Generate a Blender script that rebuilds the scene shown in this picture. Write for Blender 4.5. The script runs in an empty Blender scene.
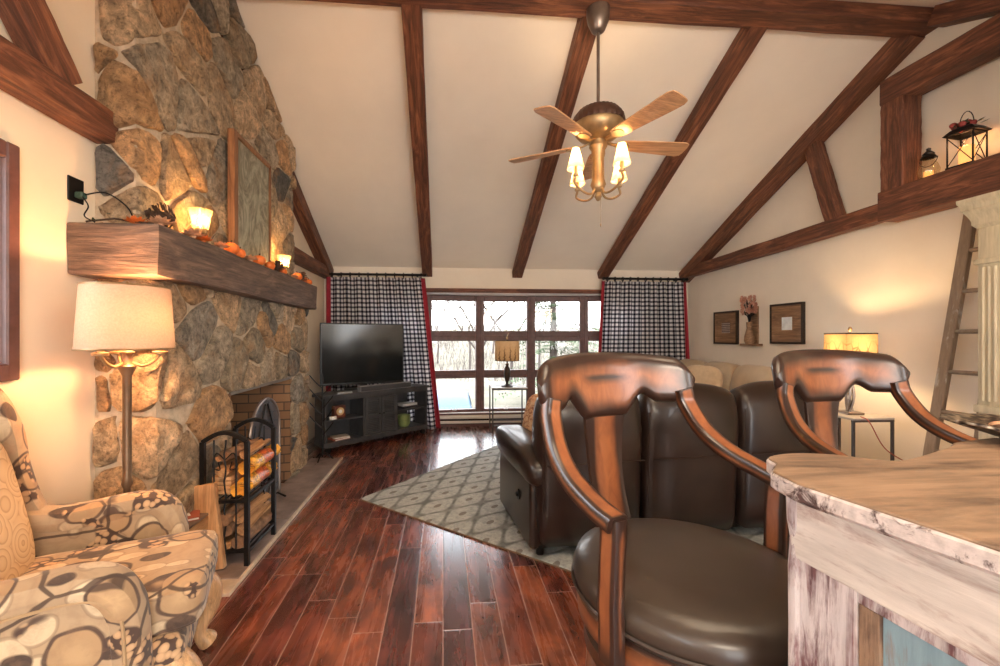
import bpy, bmesh, math, random
from mathutils import Vector, Matrix, noise
R = math.radians
PI = math.pi
S = bpy.context.scene
C = S.collection
rnd = random.Random(7)

# ------------------------------------------------------------------ camera, world, light, exposure
cam_data = bpy.data.cameras.new('camera')
cam = bpy.data.objects.new('camera', cam_data)
C.objects.link(cam)
YAW = math.atan(0.08)
cam.location = (0, 0, 1.4)
cam.rotation_euler = (R(90), 0, -YAW)
cam_data.sensor_width = 36
cam_data.lens = 36 * 420 / 1000
cam_data.shift_x = (500 - 476.6) / 1000
cam_data.shift_y = (337 - 333) / 1000
cam_data.clip_start = 0.02
cam_data.clip_end = 400
S.camera = cam

world = bpy.data.worlds.new('world')
S.world = world
world.use_nodes = True
wn = world.node_tree
bg = wn.nodes['Background']
wtc = wn.nodes.new('ShaderNodeTexCoord')
wsep = wn.nodes.new('ShaderNodeSeparateXYZ')
wr = wn.nodes.new('ShaderNodeValToRGB')
wn.links.new(wtc.outputs['Generated'], wsep.inputs[0])
wn.links.new(wsep.outputs['Z'], wr.inputs[0])
wr.color_ramp.elements[0].position = 0.0
wr.color_ramp.elements[0].color = (0.98, 0.97, 0.95, 1)
wr.color_ramp.elements[1].position = 0.6
wr.color_ramp.elements[1].color = (0.80, 0.89, 1.0, 1)
wn.links.new(wr.outputs[0], bg.inputs[0])
bg.inputs[1].default_value = 4.4

S.view_settings.view_transform = 'Standard'
S.view_settings.look = 'None'
S.view_settings.gamma = 1
S.view_settings.use_curve_mapping = False
S.view_settings.exposure = 1.17
S.cycles.max_bounces = 10
S.cycles.diffuse_bounces = 6
S.cycles.sample_clamp_indirect = 6
S.cycles.use_denoising = True

def light(name, kind, loc, energy, color, size=0.1, rot=(0, 0, 0), sy=None):
    d = bpy.data.lights.new(name, kind)
    d.energy = energy
    d.color = color
    if kind == 'AREA':
        d.size = size
        if sy:
            d.shape = 'RECTANGLE'
            d.size_y = sy
    else:
        d.shadow_soft_size = size
    o = bpy.data.objects.new(name, d)
    o.location = loc
    o.rotation_euler = rot
    C.objects.link(o)
    return o
WARM = (1.0, 0.62, 0.30)
SOFT = (1.0, 0.84, 0.66)
# fill lights added out of view: one behind the camera, one facing the ceiling
light('rear_fill', 'AREA', (0.9, -1.6, 2.3), 55, SOFT, 1.8, (R(40), 0, 0), 1.0)
light('ceiling_fill', 'AREA', (1.0, 0.9, 2.75), 22, SOFT, 1.2, (R(180), 0, 0), 1.2)

# ------------------------------------------------------------------ object helpers
def tag(o, label=None, cat=None, group=None, kind=None):
    if label: o['label'] = label
    if cat: o['category'] = cat
    if group: o['group'] = group
    if kind: o['kind'] = kind
    return o

def root(name, loc, rz=0, label=None, cat=None, group=None, kind=None):
    o = bpy.data.objects.new(name, None)
    o.empty_display_size = 0.05
    o.location = loc
    o.rotation_euler = (0, 0, rz)
    C.objects.link(o)
    return tag(o, label, cat, group, kind)

def obj(name, bm, mat, parent=None, smooth=False, world=False, label=None):
    """link a bmesh as one object; world=True: the mesh is in world coordinates, parent is a root"""
    me = bpy.data.meshes.new(name)
    if world and parent is not None:
        p = parent
        while p.parent: p = p.parent
        M = Matrix.Translation(p.location) @ p.rotation_euler.to_matrix().to_4x4()
        bm.transform(M.inverted())
    bmesh.ops.recalc_face_normals(bm, faces=bm.faces)
    bm.to_mesh(me)
    bm.free()
    if mat: me.materials.append(mat)
    if smooth:
        me.polygons.foreach_set('use_smooth', [True] * len(me.polygons))
        if smooth != 2:
            try:
                me.set_sharp_from_angle(angle=R(42))
            except Exception:
                pass
    o = bpy.data.objects.new(name, me)
    if parent is not None: o.parent = parent
    C.objects.link(o)
    if label: o['label'] = label
    return o

def thing_mesh(name, bm, mat, label, cat, loc=None, smooth=False, group=None, kind=None):
    """a one-mesh thing; the mesh is given in world coordinates, its origin is put at its base"""
    xs = [v.co for v in bm.verts]
    if loc is None:
        lo = [min(v[i] for v in xs) for i in range(3)]
        hi = [max(v[i] for v in xs) for i in range(3)]
        loc = ((lo[0] + hi[0]) / 2, (lo[1] + hi[1]) / 2, lo[2])
    bm.transform(Matrix.Translation(-Vector(loc)))
    o = obj(name, bm, mat, None, smooth)
    o.location = loc
    return tag(o, label, cat, group, kind)

def copy_tree(o, parent=None):
    c = o.copy()
    C.objects.link(c)
    if parent is not None: c.parent = parent
    for ch in list(o.children):
        copy_tree(ch, c)
    return c

def B(): return bmesh.new()

def box(bm, lo, hi, bev=0, seg=2, M=None):
    r = bmesh.ops.create_cube(bm, size=1)
    vs = r['verts']
    lo = Vector(lo); hi = Vector(hi)
    c = (lo + hi) / 2; d = hi - lo
    for v in vs:
        v.co = Vector((v.co.x * d.x, v.co.y * d.y, v.co.z * d.z)) + c
    if bev:
        es = list({e for v in vs for e in v.link_edges})
        r2 = bmesh.ops.bevel(bm, geom=es, offset=bev, segments=seg, affect='EDGES', profile=0.6)
        vs = list({v for f in r2['faces'] for v in f.verts} | {v for v in vs if v.is_valid})
    if M is not None:
        for v in vs: v.co = M @ v.co
    return vs

def cyl(bm, p0, p1, r0, r1=None, n=12, cap=True):
    p0 = Vector(p0); p1 = Vector(p1)
    if r1 is None: r1 = r0
    return tube(bm, [p0, p1], [r0, r1], n, cap)

def frames(path):
    ts = []
    for i in range(len(path)):
        a = path[max(0, i - 1)]; b = path[min(len(path) - 1, i + 1)]
        t = (b - a)
        ts.append(t.normalized() if t.length > 1e-9 else Vector((0, 0, 1)))
    up = Vector((0, 0, 1)) if abs(ts[0].z) < 0.9 else Vector((0, 1, 0))
    n = (up - ts[0] * up.dot(ts[0])).normalized()
    out = []
    for t in ts:
        n = (n - t * n.dot(t))
        n = n.normalized() if n.length > 1e-6 else Vector((1, 0, 0))
        out.append((t, n, t.cross(n)))
    return out

def tube(bm, path, rad, n=8, cap=True):
    path = [Vector(p) for p in path]
    if not isinstance(rad, (list, tuple)): rad = [rad] * len(path)
    rings = []
    for p, r, (t, a, b) in zip(path, rad, frames(path)):
        rings.append([bm.verts.new(p + (a * math.cos(2 * PI * k / n) + b * math.sin(2 * PI * k / n)) * r) for k in range(n)])
    for i in range(len(rings) - 1):
        for k in range(n):
            bm.faces.new((rings[i][k], rings[i][(k + 1) % n], rings[i + 1][(k + 1) % n], rings[i + 1][k]))
    if cap:
        bm.faces.new(rings[0][::-1]); bm.faces.new(rings[-1])
    return rings

def sweep(bm, path, wid, thk, side, bev=0.25, cap=True):
    """rounded-rectangle section swept along path; side: direction of the width at each point"""
    path = [Vector(p) for p in path]
    m = len(path)
    if not isinstance(wid, (list, tuple)): wid = [wid] * m
    if not isinstance(thk, (list, tuple)): thk = [thk] * m
    rings = []
    for i, p in enumerate(path):
        a = path[max(0, i - 1)]; b = path[min(m - 1, i + 1)]
        t = (b - a).normalized()
        s = Vector(side[i] if isinstance(side, list) else side)
        s = (s - t * s.dot(t)).normalized()
        n = t.cross(s)
        w = wid[i] / 2; h = thk[i] / 2
        c = min(w, h) * bev * 2
        pts = [(w - c, -h), (w - c * .3, -h + c * .3), (w, -h + c), (w, h - c), (w - c * .3, h - c * .3), (w - c, h),
               (-w + c, h), (-w + c * .3, h - c * .3), (-w, h - c), (-w, -h + c), (-w + c * .3, -h + c * .3), (-w + c, -h)]
        rings.append([bm.verts.new(p + s * x + n * y) for x, y in pts])
    k = len(rings[0])
    for i in range(m - 1):
        for j in range(k):
            bm.faces.new((rings[i][j], rings[i][(j + 1) % k], rings[i + 1][(j + 1) % k], rings[i + 1][j]))
    if cap:
        bm.faces.new(rings[0][::-1]); bm.faces.new(rings[-1])
    return rings

def lathe(bm, prof, n=24, o=(0, 0, 0), wav=None, close=False):
    """prof: [(radius, z)]; closed at the axis where radius is 0"""
    o = Vector(o)
    rings = []
    for r, z in prof:
        if r < 1e-6:
            rings.append([bm.verts.new(o + Vector((0, 0, z)))])
        else:
            rings.append([bm.verts.new(o + Vector(((r * (1 + (wav(k / n) if wav else 0))) * math.cos(2 * PI * k / n), (r * (1 + (wav(k / n) if wav else 0))) * math.sin(2 * PI * k / n), z))) for k in range(n)])
    for a, b in zip(rings, rings[1:]):
        for k in range(n):
            k2 = (k + 1) % n
            if len(a) == 1 and len(b) == 1: continue
            if len(a) == 1: bm.faces.new((a[0], b[k], b[k2]))
            elif len(b) == 1: bm.faces.new((a[k], a[k2], b[0]))
            else: bm.faces.new((a[k], a[k2], b[k2], b[k]))
    return rings

def prism(bm, poly, z0, z1, bev=0):
    n = len(poly)
    lo = [bm.verts.new((p[0], p[1], z0)) for p in poly]
    if bev:
        cx = sum(p[0] for p in poly) / n; cy = sum(p[1] for p in poly) / n
        def ins(p, d):
            v = Vector((p[0] - cx, p[1] - cy)); l = v.length
            v = v * ((l - d) / l)
            return (cx + v.x, cy + v.y)
        m0 = [bm.verts.new((p[0], p[1], z1 - bev)) for p in poly]
        hi = [bm.verts.new((*ins(p, bev), z1)) for p in poly]
        rr = [lo, m0, hi]
    else:
        hi = [bm.verts.new((p[0], p[1], z1)) for p in poly]
        rr = [lo, hi]
    for a, b in zip(rr, rr[1:]):
        for k in range(n):
            bm.faces.new((a[k], a[(k + 1) % n], b[(k + 1) % n], b[k]))
    bm.faces.new(lo[::-1]); bm.faces.new(hi)

def sq(bm, c, size, e1=0.5, e2=0.5, M=None, nu=24, nv=12, fn=None):
    """superellipsoid: cushions, pillows, puffy upholstery"""
    def p(x, e): return math.copysign(abs(x) ** e, x)
    c = Vector(c)
    rows = []
    for i in range(nv + 1):
        a = -PI / 2 + PI * i / nv
        row = []
        for j in range(nu):
            b = 2 * PI * j / nu
            v = Vector((p(math.cos(a), e1) * p(math.cos(b), e2) * size[0] / 2,
                        p(math.cos(a), e1) * p(math.sin(b), e2) * size[1] / 2,
                        p(math.sin(a), e1) * size[2] / 2))
            if fn: v = fn(v)
            if M is not None: v = M @ v
            row.append(v + c)
        rows.append(row)
    vs = [[bm.verts.new(q) for q in row] for row in rows[1:-1]]
    bot = bm.verts.new(rows[0][0]); top = bm.verts.new(rows[-1][0])
    for a, b in zip(vs, vs[1:]):
        for k in range(nu):
            bm.faces.new((a[k], a[(k + 1) % nu], b[(k + 1) % nu], b[k]))
    for k in range(nu):
        bm.faces.new((bot, vs[0][(k + 1) % nu], vs[0][k]))
        bm.faces.new((vs[-1][k], vs[-1][(k + 1) % nu], top))

def sweep_e(bm, path, wid, thk, side, c=0.008):
    """like sweep, with extra rows on the broad faces; the vertex layer Edge is low at the corners (burnished)"""
    lay = bm.verts.layers.float.get('Edge') or bm.verts.layers.float.new('Edge')
    path = [Vector(p) for p in path]; m = len(path)
    if not isinstance(wid, (list, tuple)): wid = [wid] * m
    if not isinstance(thk, (list, tuple)): thk = [thk] * m
    rings = []
    for i, p in enumerate(path):
        t = (path[min(m - 1, i + 1)] - path[max(0, i - 1)]).normalized()
        s = Vector(side); s = (s - t * s.dot(t)).normalized(); n = t.cross(s)
        w = wid[i] / 2; h = thk[i] / 2
        pts = []
        for sx, sy in ((1, -1), (1, 1), (-1, 1), (-1, -1)):
            cor = [(sx * (w - c), sy * h, .30), (sx * (w - c * .3), sy * (h - c * .3), .12), (sx * w, sy * (h - c), .30)]
            if (sx, sy) in ((1, 1), (-1, -1)): cor = cor[::-1]
            pts += cor
            if sx == 1 and sy == -1: pts += [(w, 0, .75)]
            if sx == 1 and sy == 1: pts += [(w * .45, h, .95), (0, h, 1), (-w * .45, h, .95)]
            if sx == -1 and sy == 1: pts += [(-w, 0, .75)]
            if sx == -1 and sy == -1: pts += [(-w * .45, -h, .95), (0, -h, 1), (w * .45, -h, .95)]
        ring = []
        ends = min(i, m - 1 - i)
        for x, y, e in pts:
            v = bm.verts.new(p + s * x + n * y); v[lay] = e * (.25 if ends == 0 else 1); ring.append(v)
        rings.append(ring)
    k = len(rings[0])
    for i in range(m - 1):
        for j in range(k): bm.faces.new((rings[i][j], rings[i][(j + 1) % k], rings[i + 1][(j + 1) % k], rings[i + 1][j]))
    bm.faces.new(rings[0][::-1]); bm.faces.new(rings[-1])

def bez(pts, n=10):
    """Catmull-Rom through the points"""
    pts = [Vector(p) for p in pts]
    P = [pts[0] * 2 - pts[1]] + pts + [pts[-1] * 2 - pts[-2]]
    out = []
    for i in range(1, len(P) - 2):
        for k in range(n):
            t = k / n
            a, b, c, d = P[i - 1], P[i], P[i + 1], P[i + 2]
            out.append(0.5 * ((2 * b) + (c - a) * t + (2 * a - 5 * b + 4 * c - d) * t * t + (3 * b - a - 3 * c + d) * t ** 3))
    out.append(pts[-1])
    return out

def rotz(a): return Matrix.Rotation(a, 4, 'Z')
def roty(a): return Matrix.Rotation(a, 4, 'Y')
def rotx(a): return Matrix.Rotation(a, 4, 'X')
def T(x, y, z): return Matrix.Translation((x, y, z))

# ------------------------------------------------------------------ materials
class NT:
    def __init__(s, name):
        s.m = bpy.data.materials.new(name); s.m.use_nodes = True
        s.t = s.m.node_tree; s.b = s.t.nodes['Principled BSDF']
    def n(s, typ, **kw):
        x = s.t.nodes.new(typ)
        for k, v in kw.items():
            setattr(x, k, v)
        return x
    def l(s, a, b): s.t.links.new(a, b)
    def val(s, inp, v):
        if hasattr(v, 'is_linked') or hasattr(v, 'links'): s.l(v, inp)
        else: inp.default_value = v
    def math(s, op, a, b=None, c=None):
        x = s.n('ShaderNodeMath', operation=op)
        s.val(x.inputs[0], a)
        if b is not None: s.val(x.inputs[1], b)
        if c is not None: s.val(x.inputs[2], c)
        return x.outputs[0]
    def mix(s, f, a, b, typ='MIX'):
        x = s.n('ShaderNodeMix', data_type='RGBA', blend_type=typ)
        s.val(x.inputs[0], f)
        s.val(x.inputs[6], (*a, 1) if isinstance(a, tuple) and len(a) == 3 else a)
        s.val(x.inputs[7], (*b, 1) if isinstance(b, tuple) and len(b) == 3 else b)
        return x.outputs[2]
    def coord(s, which='Object', scale=(1, 1, 1), rot=(0, 0, 0), loc=(0, 0, 0)):
        tc = s.n('ShaderNodeTexCoord'); mp = s.n('ShaderNodeMapping')
        s.l(tc.outputs[which], mp.inputs[0])
        mp.inputs['Scale'].default_value = scale
        mp.inputs['Rotation'].default_value = rot
        mp.inputs['Location'].default_value = loc
        return mp.outputs[0]
    def noise(s, vec, scale=5, detail=4, rough=0.6, dist=0):
        x = s.n('ShaderNodeTexNoise')
        s.l(vec, x.inputs['Vector'])
        x.inputs['Scale'].default_value = scale; x.inputs['Detail'].default_value = detail
        x.inputs['Roughness'].default_value = rough; x.inputs['Distortion'].default_value = dist
        return x.outputs['Fac']
    def ramp(s, f, stops, interp='LINEAR'):
        x = s.n('ShaderNodeValToRGB')
        x.color_ramp.interpolation = interp
        s.l(f, x.inputs[0])
        e = x.color_ramp.elements
        while len(e) < len(stops): e.new(0.5)
        for i, (p, c) in enumerate(stops):
            e[i].position = p
            e[i].color = (*c, 1) if isinstance(c, tuple) else (c, c, c, 1)
        return x.outputs[0]
    def bump(s, h, strength=0.3, dist=0.02):
        x = s.n('ShaderNodeBump')
        x.inputs['Strength'].default_value = strength; x.inputs['Distance'].default_value = dist
        s.l(h, x.inputs['Height']); s.l(x.outputs[0], s.b.inputs['Normal'])
    def col(s, c): s.val(s.b.inputs['Base Color'], c)
    def rough(s, v): s.val(s.b.inputs['Roughness'], v)

def plain(name, c, rough=0.5, metal=0, var=0.12, scale=8, bump=0.0, stretch=(1, 1, 1), coat=0, emit=None, es=0, sheen=0):
    m = NT(name)
    v = m.coord('Object', stretch)
    f = m.noise(v, scale, 5)
    a = tuple(max(0, x * (1 - var)) for x in c); b = tuple(min(1, x * (1 + var)) for x in c)
    m.col(m.ramp(f, [(0.3, a), (0.7, b)]))
    m.rough(rough); m.b.inputs['Metallic'].default_value = metal
    if bump: m.bump(f, bump, 0.01)
    if coat: m.b.inputs['Coat Weight'].default_value = coat; m.b.inputs['Coat Roughness'].default_value = 0.1
    if sheen: m.b.inputs['Sheen Weight'].default_value = sheen
    if emit:
        m.b.inputs['Emission Color'].default_value = (*emit, 1); m.b.inputs['Emission Strength'].default_value = es
    return m.m

def wood(name, dark, mid, light_, axis=0, scale=1.0, rough=0.55, bump=0.4, coat=0, knots=True, xs=6):
    m = NT(name)
    st = [xs, 6, 6]; st[axis] = 0.8
    v = m.coord('Object', tuple(x * scale for x in st))
    n1 = m.noise(v, 3.0, 8, 0.65, 1.2)
    st2 = [40 if xs == 6 else 3, 40, 40]; st2[axis] = 1.5
    v2 = m.coord('Object', tuple(x * scale for x in st2))
    n2 = m.noise(v2, 2.0, 4, 0.7)
    c = m.ramp(n1, [(0.28, dark), (0.5, mid), (0.72, light_)])
    g = m.ramp(n2, [(0.35, 0.45), (0.6, 1.0)])
    c = m.mix(0.7, c, g, 'MULTIPLY')
    if knots:
        v3 = m.coord('Object', (1.0, 1.0, 1.0))
        vo = m.n('ShaderNodeTexVoronoi'); m.l(v3, vo.inputs['Vector']); vo.inputs['Scale'].default_value = 2.6 * scale
        k = m.ramp(vo.outputs['Distance'], [(0.04, 0.15), (0.10, 1.0)])
        c = m.mix(0.8, c, k, 'MULTIPLY')
    m.col(c); m.rough(rough)
    m.bump(n2, bump, 0.008)
    if coat: m.b.inputs['Coat Weight'].default_value = coat; m.b.inputs['Coat Roughness'].default_value = 0.12
    return m.m

M = {}
M['timber'] = wood('timber', (0.045, 0.016, 0.010), (0.16, 0.055, 0.028), (0.40, 0.16, 0.075), rough=0.6, bump=0.8)
M['mantel'] = wood('mantel', (0.06, 0.042, 0.036), (0.155, 0.105, 0.082), (0.33, 0.215, 0.16), axis=1, rough=0.65, bump=1.0, xs=1.0)
M['window_wood'] = plain('window_wood', (0.12, 0.055, 0.050), 0.45, var=0.25, scale=14)
M['black_iron'] = plain('black_iron', (0.012, 0.011, 0.011), 0.45, 0.6, var=0.3, scale=30)
M['dark_iron'] = plain('dark_iron', (0.05, 0.035, 0.028), 0.5, 0.6, var=0.3, scale=30)
M['plaster'] = plain('plaster', (0.85, 0.775, 0.66), 0.9, var=0.03, scale=3, bump=0.15)
M['plaster_left'] = plain('plaster_left', (0.86, 0.72, 0.54), 0.9, var=0.03, scale=3, bump=0.15)
M['ceiling'] = plain('ceiling_plaster', (0.88, 0.82, 0.72), 0.95, var=0.03, scale=2, bump=0.1)
M['white_paint'] = plain('white_paint', (0.78, 0.76, 0.72), 0.5, var=0.04)
M['slate'] = plain('slate', (0.25, 0.19, 0.17), 0.45, var=0.45, scale=5, bump=0.4)
M['stone_edge'] = plain('stone_edge', (0.55, 0.44, 0.33), 0.6, var=0.2, scale=9, bump=0.3)
M['brass'] = plain('aged_brass', (0.40, 0.27, 0.14), 0.4, 0.7, var=0.25, scale=12)
M['pewter'] = plain('pewter', (0.25, 0.20, 0.17), 0.35, 0.8, var=0.2)
M['leather'] = None

def stone_mat():
    m = NT('fieldstone')
    at = m.n('ShaderNodeAttribute'); at.attribute_name = 'Col'
    v = m.coord('Object', (1, 1, 1))
    n = m.noise(v, 14, 8, 0.7, 0.4)
    n2 = m.noise(v, 45, 6, 0.75)
    n3 = m.noise(v, 4, 4, 0.6, 0.8)
    g = m.ramp(n, [(0.34, 0.30), (0.5, 0.95), (0.66, 1.7)])
    c = m.mix(0.8, at.outputs['Color'], g, 'MULTIPLY')
    rust = m.ramp(n3, [(0.5, 0.0), (0.68, 0.55)])
    c = m.mix(rust, c, (0.42, 0.22, 0.09))
    dark = m.ramp(n2, [(0.34, 0.25), (0.5, 1.05)])
    c = m.mix(0.75, c, dark, 'MULTIPLY')
    m.col(c); m.rough(0.75)
    h = m.math('ADD', m.math('MULTIPLY', n, 1.0), m.math('MULTIPLY', n2, 0.5))
    m.bump(h, 1.0, 0.05)
    return m.m
M['stone'] = stone_mat()
M['mortar'] = plain('mortar', (0.56, 0.44, 0.31), 0.95, var=0.25, scale=20, bump=0.8)

def floor_mat():
    m = NT('floor_planks')
    tc = m.n('ShaderNodeTexCoord'); sp = m.n('ShaderNodeSeparateXYZ'); m.l(tc.outputs['Object'], sp.inputs[0])
    W_, L_ = 0.142, 1.15
    x = m.math('DIVIDE', sp.outputs[0], W_)
    row = m.math('FLOOR', x)
    wn1 = m.n('ShaderNodeTexWhiteNoise', noise_dimensions='1D'); m.l(row, wn1.inputs['W'])
    y = m.math('DIVIDE', sp.outputs[1], L_)
    y = m.math('ADD', y, m.math('MULTIPLY', wn1.outputs['Value'], 7.3))
    cl = m.math('FLOOR', y)
    cb = m.n('ShaderNodeCombineXYZ'); m.l(row, cb.inputs[0]); m.l(cl, cb.inputs[1])
    wn2 = m.n('ShaderNodeTexWhiteNoise', noise_dimensions='2D'); m.l(cb.outputs[0], wn2.inputs['Vector'])
    fx = m.math('FRACT', x); fy = m.math('FRACT', y)
    ex = m.math('MULTIPLY', m.math('MINIMUM', fx, m.math('SUBTRACT', 1.0, fx)), W_)
    ey = m.math('MULTIPLY', m.math('MINIMUM', fy, m.math('SUBTRACT', 1.0, fy)), L_)
    e = m.math('MINIMUM', ex, ey)
    # grain, shifted per plank
    off = m.n('ShaderNodeVectorMath', operation='ADD')
    sc = m.n('ShaderNodeVectorMath', operation='MULTIPLY')
    m.l(tc.outputs['Object'], sc.inputs[0]); sc.inputs[1].default_value = (22, 2.2, 1)
    m.l(sc.outputs[0], off.inputs[0])
    sc2 = m.n('ShaderNodeVectorMath', operation='MULTIPLY'); m.l(wn2.outputs['Color'], sc2.inputs[0]); sc2.inputs[1].default_value = (40, 40, 40)
    m.l(sc2.outputs[0], off.inputs[1])
    g = m.noise(off.outputs[0], 1.0, 6, 0.65, 0.6)
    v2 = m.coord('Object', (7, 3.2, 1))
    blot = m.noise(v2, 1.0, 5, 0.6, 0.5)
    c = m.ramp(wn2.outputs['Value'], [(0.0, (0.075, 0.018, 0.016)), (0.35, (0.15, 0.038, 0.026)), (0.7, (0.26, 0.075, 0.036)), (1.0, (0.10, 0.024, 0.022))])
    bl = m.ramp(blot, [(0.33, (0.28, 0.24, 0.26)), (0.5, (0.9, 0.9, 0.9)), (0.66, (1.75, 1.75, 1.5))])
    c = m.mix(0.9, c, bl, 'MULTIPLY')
    gr = m.ramp(g, [(0.3, 0.6), (0.6, 1.15)])
    c = m.mix(0.8, c, gr, 'MULTIPLY')
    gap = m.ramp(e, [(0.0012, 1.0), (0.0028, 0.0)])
    c = m.mix(m.math('MULTIPLY', gap, 0.85), c, (0.50, 0.33, 0.28))  # gaps coloured light to stand in for reflections along the grooves
    m.col(c)
    m.rough(m.ramp(g, [(0.3, 0.20), (0.7, 0.34)]))
    hb = m.math('ADD', m.ramp(e, [(0.0, 0.0), (0.006, 1.0)]), m.math('MULTIPLY', g, 0.25))
    m.bump(hb, 0.35, 0.004)
    m.b.inputs['Coat Weight'].default_value = 1.0; m.b.inputs['Coat Roughness'].default_value = 0.22
    return m.m
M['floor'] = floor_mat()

def leather_mat(name, a, b, rough=0.33):
    m = NT(name)
    v = m.coord('Object'); n1 = m.noise(v, 4, 2, 0.5, 0.0); n2 = m.noise(v, 160, 3)
    m.col(m.ramp(n1, [(0.3, a), (0.7, b)]))
    m.rough(rough)
    m.bump(n2, 0.06, 0.002)
    m.b.inputs['Coat Weight'].default_value = 0.15
    return m.m
M['leather'] = leather_mat('sofa_leather', (0.012, 0.007, 0.006), (0.034, 0.019, 0.014), 0.33)
M['seat_leather'] = leather_mat('seat_leather', (0.022, 0.014, 0.010), (0.050, 0.035, 0.026), 0.34)

def burnished():
    """stool wood: orange brown with near black burnished edges, edge distance stored on the mesh"""
    m = NT('burnished_wood')
    at = m.n('ShaderNodeAttribute'); at.attribute_name = 'Edge'
    v = m.coord('Object', (3, 3, 1.0))
    n = m.noise(v, 9, 6, 0.6, 0.8)
    nb = m.noise(m.coord('Object'), 7, 3, 0.5)
    f = m.math('ADD', at.outputs['Fac'], m.math('MULTIPLY', m.math('SUBTRACT', nb, 0.5), 0.7))
    base = m.ramp(n, [(0.3, (0.20, 0.062, 0.024)), (0.7, (0.33, 0.115, 0.042))])
    c = m.mix(m.ramp(f, [(0.38, 0.0), (1.0, 1.0)]), (0.030, 0.014, 0.010), base)
    m.col(c); m.rough(0.3)
    m.b.inputs['Coat Weight'].default_value = 0.4; m.b.inputs['Coat Roughness'].default_value = 0.15
    m.bump(n, 0.1, 0.004)
    return m.m
M['burnished'] = burnished()
def set_edge(o, fn):
    a = o.data.attributes.new('Edge', 'FLOAT', 'POINT')
    for i, v in enumerate(o.data.vertices):
        a.data[i].value = fn(v.co)

def floral():
    m = NT('fruit_print_fabric')
    v = m.coord('Object', (1, 1, 1))
    n0 = m.n('ShaderNodeTexNoise'); m.l(v, n0.inputs['Vector']); n0.inputs['Scale'].default_value = 6
    ad = m.n('ShaderNodeVectorMath', operation='MULTIPLY_ADD'); m.l(n0.outputs['Color'], ad.inputs[0]); ad.inputs[1].default_value = (0.05, 0.05, 0.05); m.l(v, ad.inputs[2])
    vv = ad.outputs[0]
    def vor(scale, feat='F1', off=(0, 0, 0), stretch=(1, 1, 1), rot=(0, 0, 0)):
        mp = m.n('ShaderNodeMapping'); m.l(vv, mp.inputs[0]); mp.inputs['Location'].default_value = off; mp.inputs['Scale'].default_value = stretch; mp.inputs['Rotation'].default_value = rot
        x = m.n('ShaderNodeTexVoronoi', feature=feat); m.l(mp.outputs[0], x.inputs['Vector']); x.inputs['Scale'].default_value = scale
        x.inputs['Randomness'].default_value = 0.85
        return x
    base = (0.42, 0.30, 0.185)
    # pale leaves
    lf = vor(8, off=(3, 1, 2), stretch=(1, 2.0, 0.9), rot=(0.4, 0.5, 0.9))
    c = m.mix(m.ramp(lf.outputs['Distance'], [(0.40, 1.0), (0.43, 0.0)]), base, (0.60, 0.47, 0.31))
    c = m.mix(m.ramp(lf.outputs['Distance'], [(0.36, 0.0), (0.39, 0.7), (0.42, 0.7), (0.44, 0.0)]), c, (0.24, 0.16, 0.10))
    # dark leaves
    dl = vor(5.0, off=(7, 5, 1), stretch=(1.1, 2.0, 1.3), rot=(0.9, 0.3, 0.2))
    c = m.mix(m.ramp(dl.outputs['Distance'], [(0.27, 1.0), (0.30, 0.0)]), c, (0.065, 0.040, 0.030))
    # fruit
    fr = vor(5.6, off=(0.3, 0.6, 0.1))
    fruit = m.mix(m.ramp(fr.outputs['Distance'], [(0.0, 0.0), (0.35, 1.0)]), (0.60, 0.42, 0.23), (0.40, 0.26, 0.14))
    c = m.mix(m.ramp(fr.outputs['Distance'], [(0.44, 1.0), (0.46, 0.0)]), c, fruit)
    c = m.mix(m.ramp(fr.outputs['Distance'], [(0.415, 0.0), (0.435, 0.95), (0.465, 0.95), (0.49, 0.0)]), c, (0.07, 0.04, 0.03))
    c = m.mix(m.ramp(m.noise(v, 16, 5, 0.65, 1.0), [(0.45, 0.0), (0.62, 0.30)]), c, (0.25, 0.15, 0.09))
    # grape clusters and thin stems
    gp = vor(38, off=(1.7, 4.0, 2.2))
    gm = m.ramp(m.noise(v, 5.5, 2, 0.4), [(0.58, 0.0), (0.60, 1.0)])
    gc = m.ramp(gp.outputs['Distance'], [(0.30, (0.56, 0.36, 0.20)), (0.48, (0.42, 0.26, 0.14)), (0.56, (0.07, 0.04, 0.03))])
    c = m.mix(gm, c, gc)
    stm = vor(3.2, feat='DISTANCE_TO_EDGE', off=(2.2, 0.4, 5.0))
    c = m.mix(m.ramp(stm.outputs['Distance'], [(0.012, 0.9), (0.022, 0.0)]), c, (0.06, 0.035, 0.025))
    m.col(c); m.rough(0.85)
    m.b.inputs['Sheen Weight'].default_value = 0.2
    m.bump(m.noise(v, 250, 2), 0.15, 0.002)
    return m.m
M['floral'] = floral()

def gingham():
    m = NT('gingham_fabric')
    tc = m.n('ShaderNodeTexCoord'); sp = m.n('ShaderNodeSeparateXYZ'); m.l(tc.outputs['UV'], sp.inputs[0])
    a = m.math('GREATER_THAN', m.math('FRACT', sp.outputs[0]), 0.56)
    b = m.math('GREATER_THAN', m.math('FRACT', sp.outputs[1]), 0.56)
    sm = m.math('MULTIPLY', m.math('ADD', a, b), 0.5)
    c = m.ramp(sm, [(0.0, (0.88, 0.88, 0.90)), (0.3, (0.19, 0.19, 0.23)), (0.8, (0.010, 0.010, 0.018))], 'CONSTANT')
    m.col(c); m.rough(0.9)
    tr = m.n('ShaderNodeBsdfTranslucent'); m.l(c, tr.inputs[0])
    mx = m.n('ShaderNodeMixShader'); mx.inputs[0].default_value = 0.45
    m.l(m.b.outputs[0], mx.inputs[1]); m.l(tr.outputs[0], mx.inputs[2])
    m.l(mx.outputs[0], m.t.nodes['Material Output'].inputs[0])
    return m.m
M['gingham'] = gingham()
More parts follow.
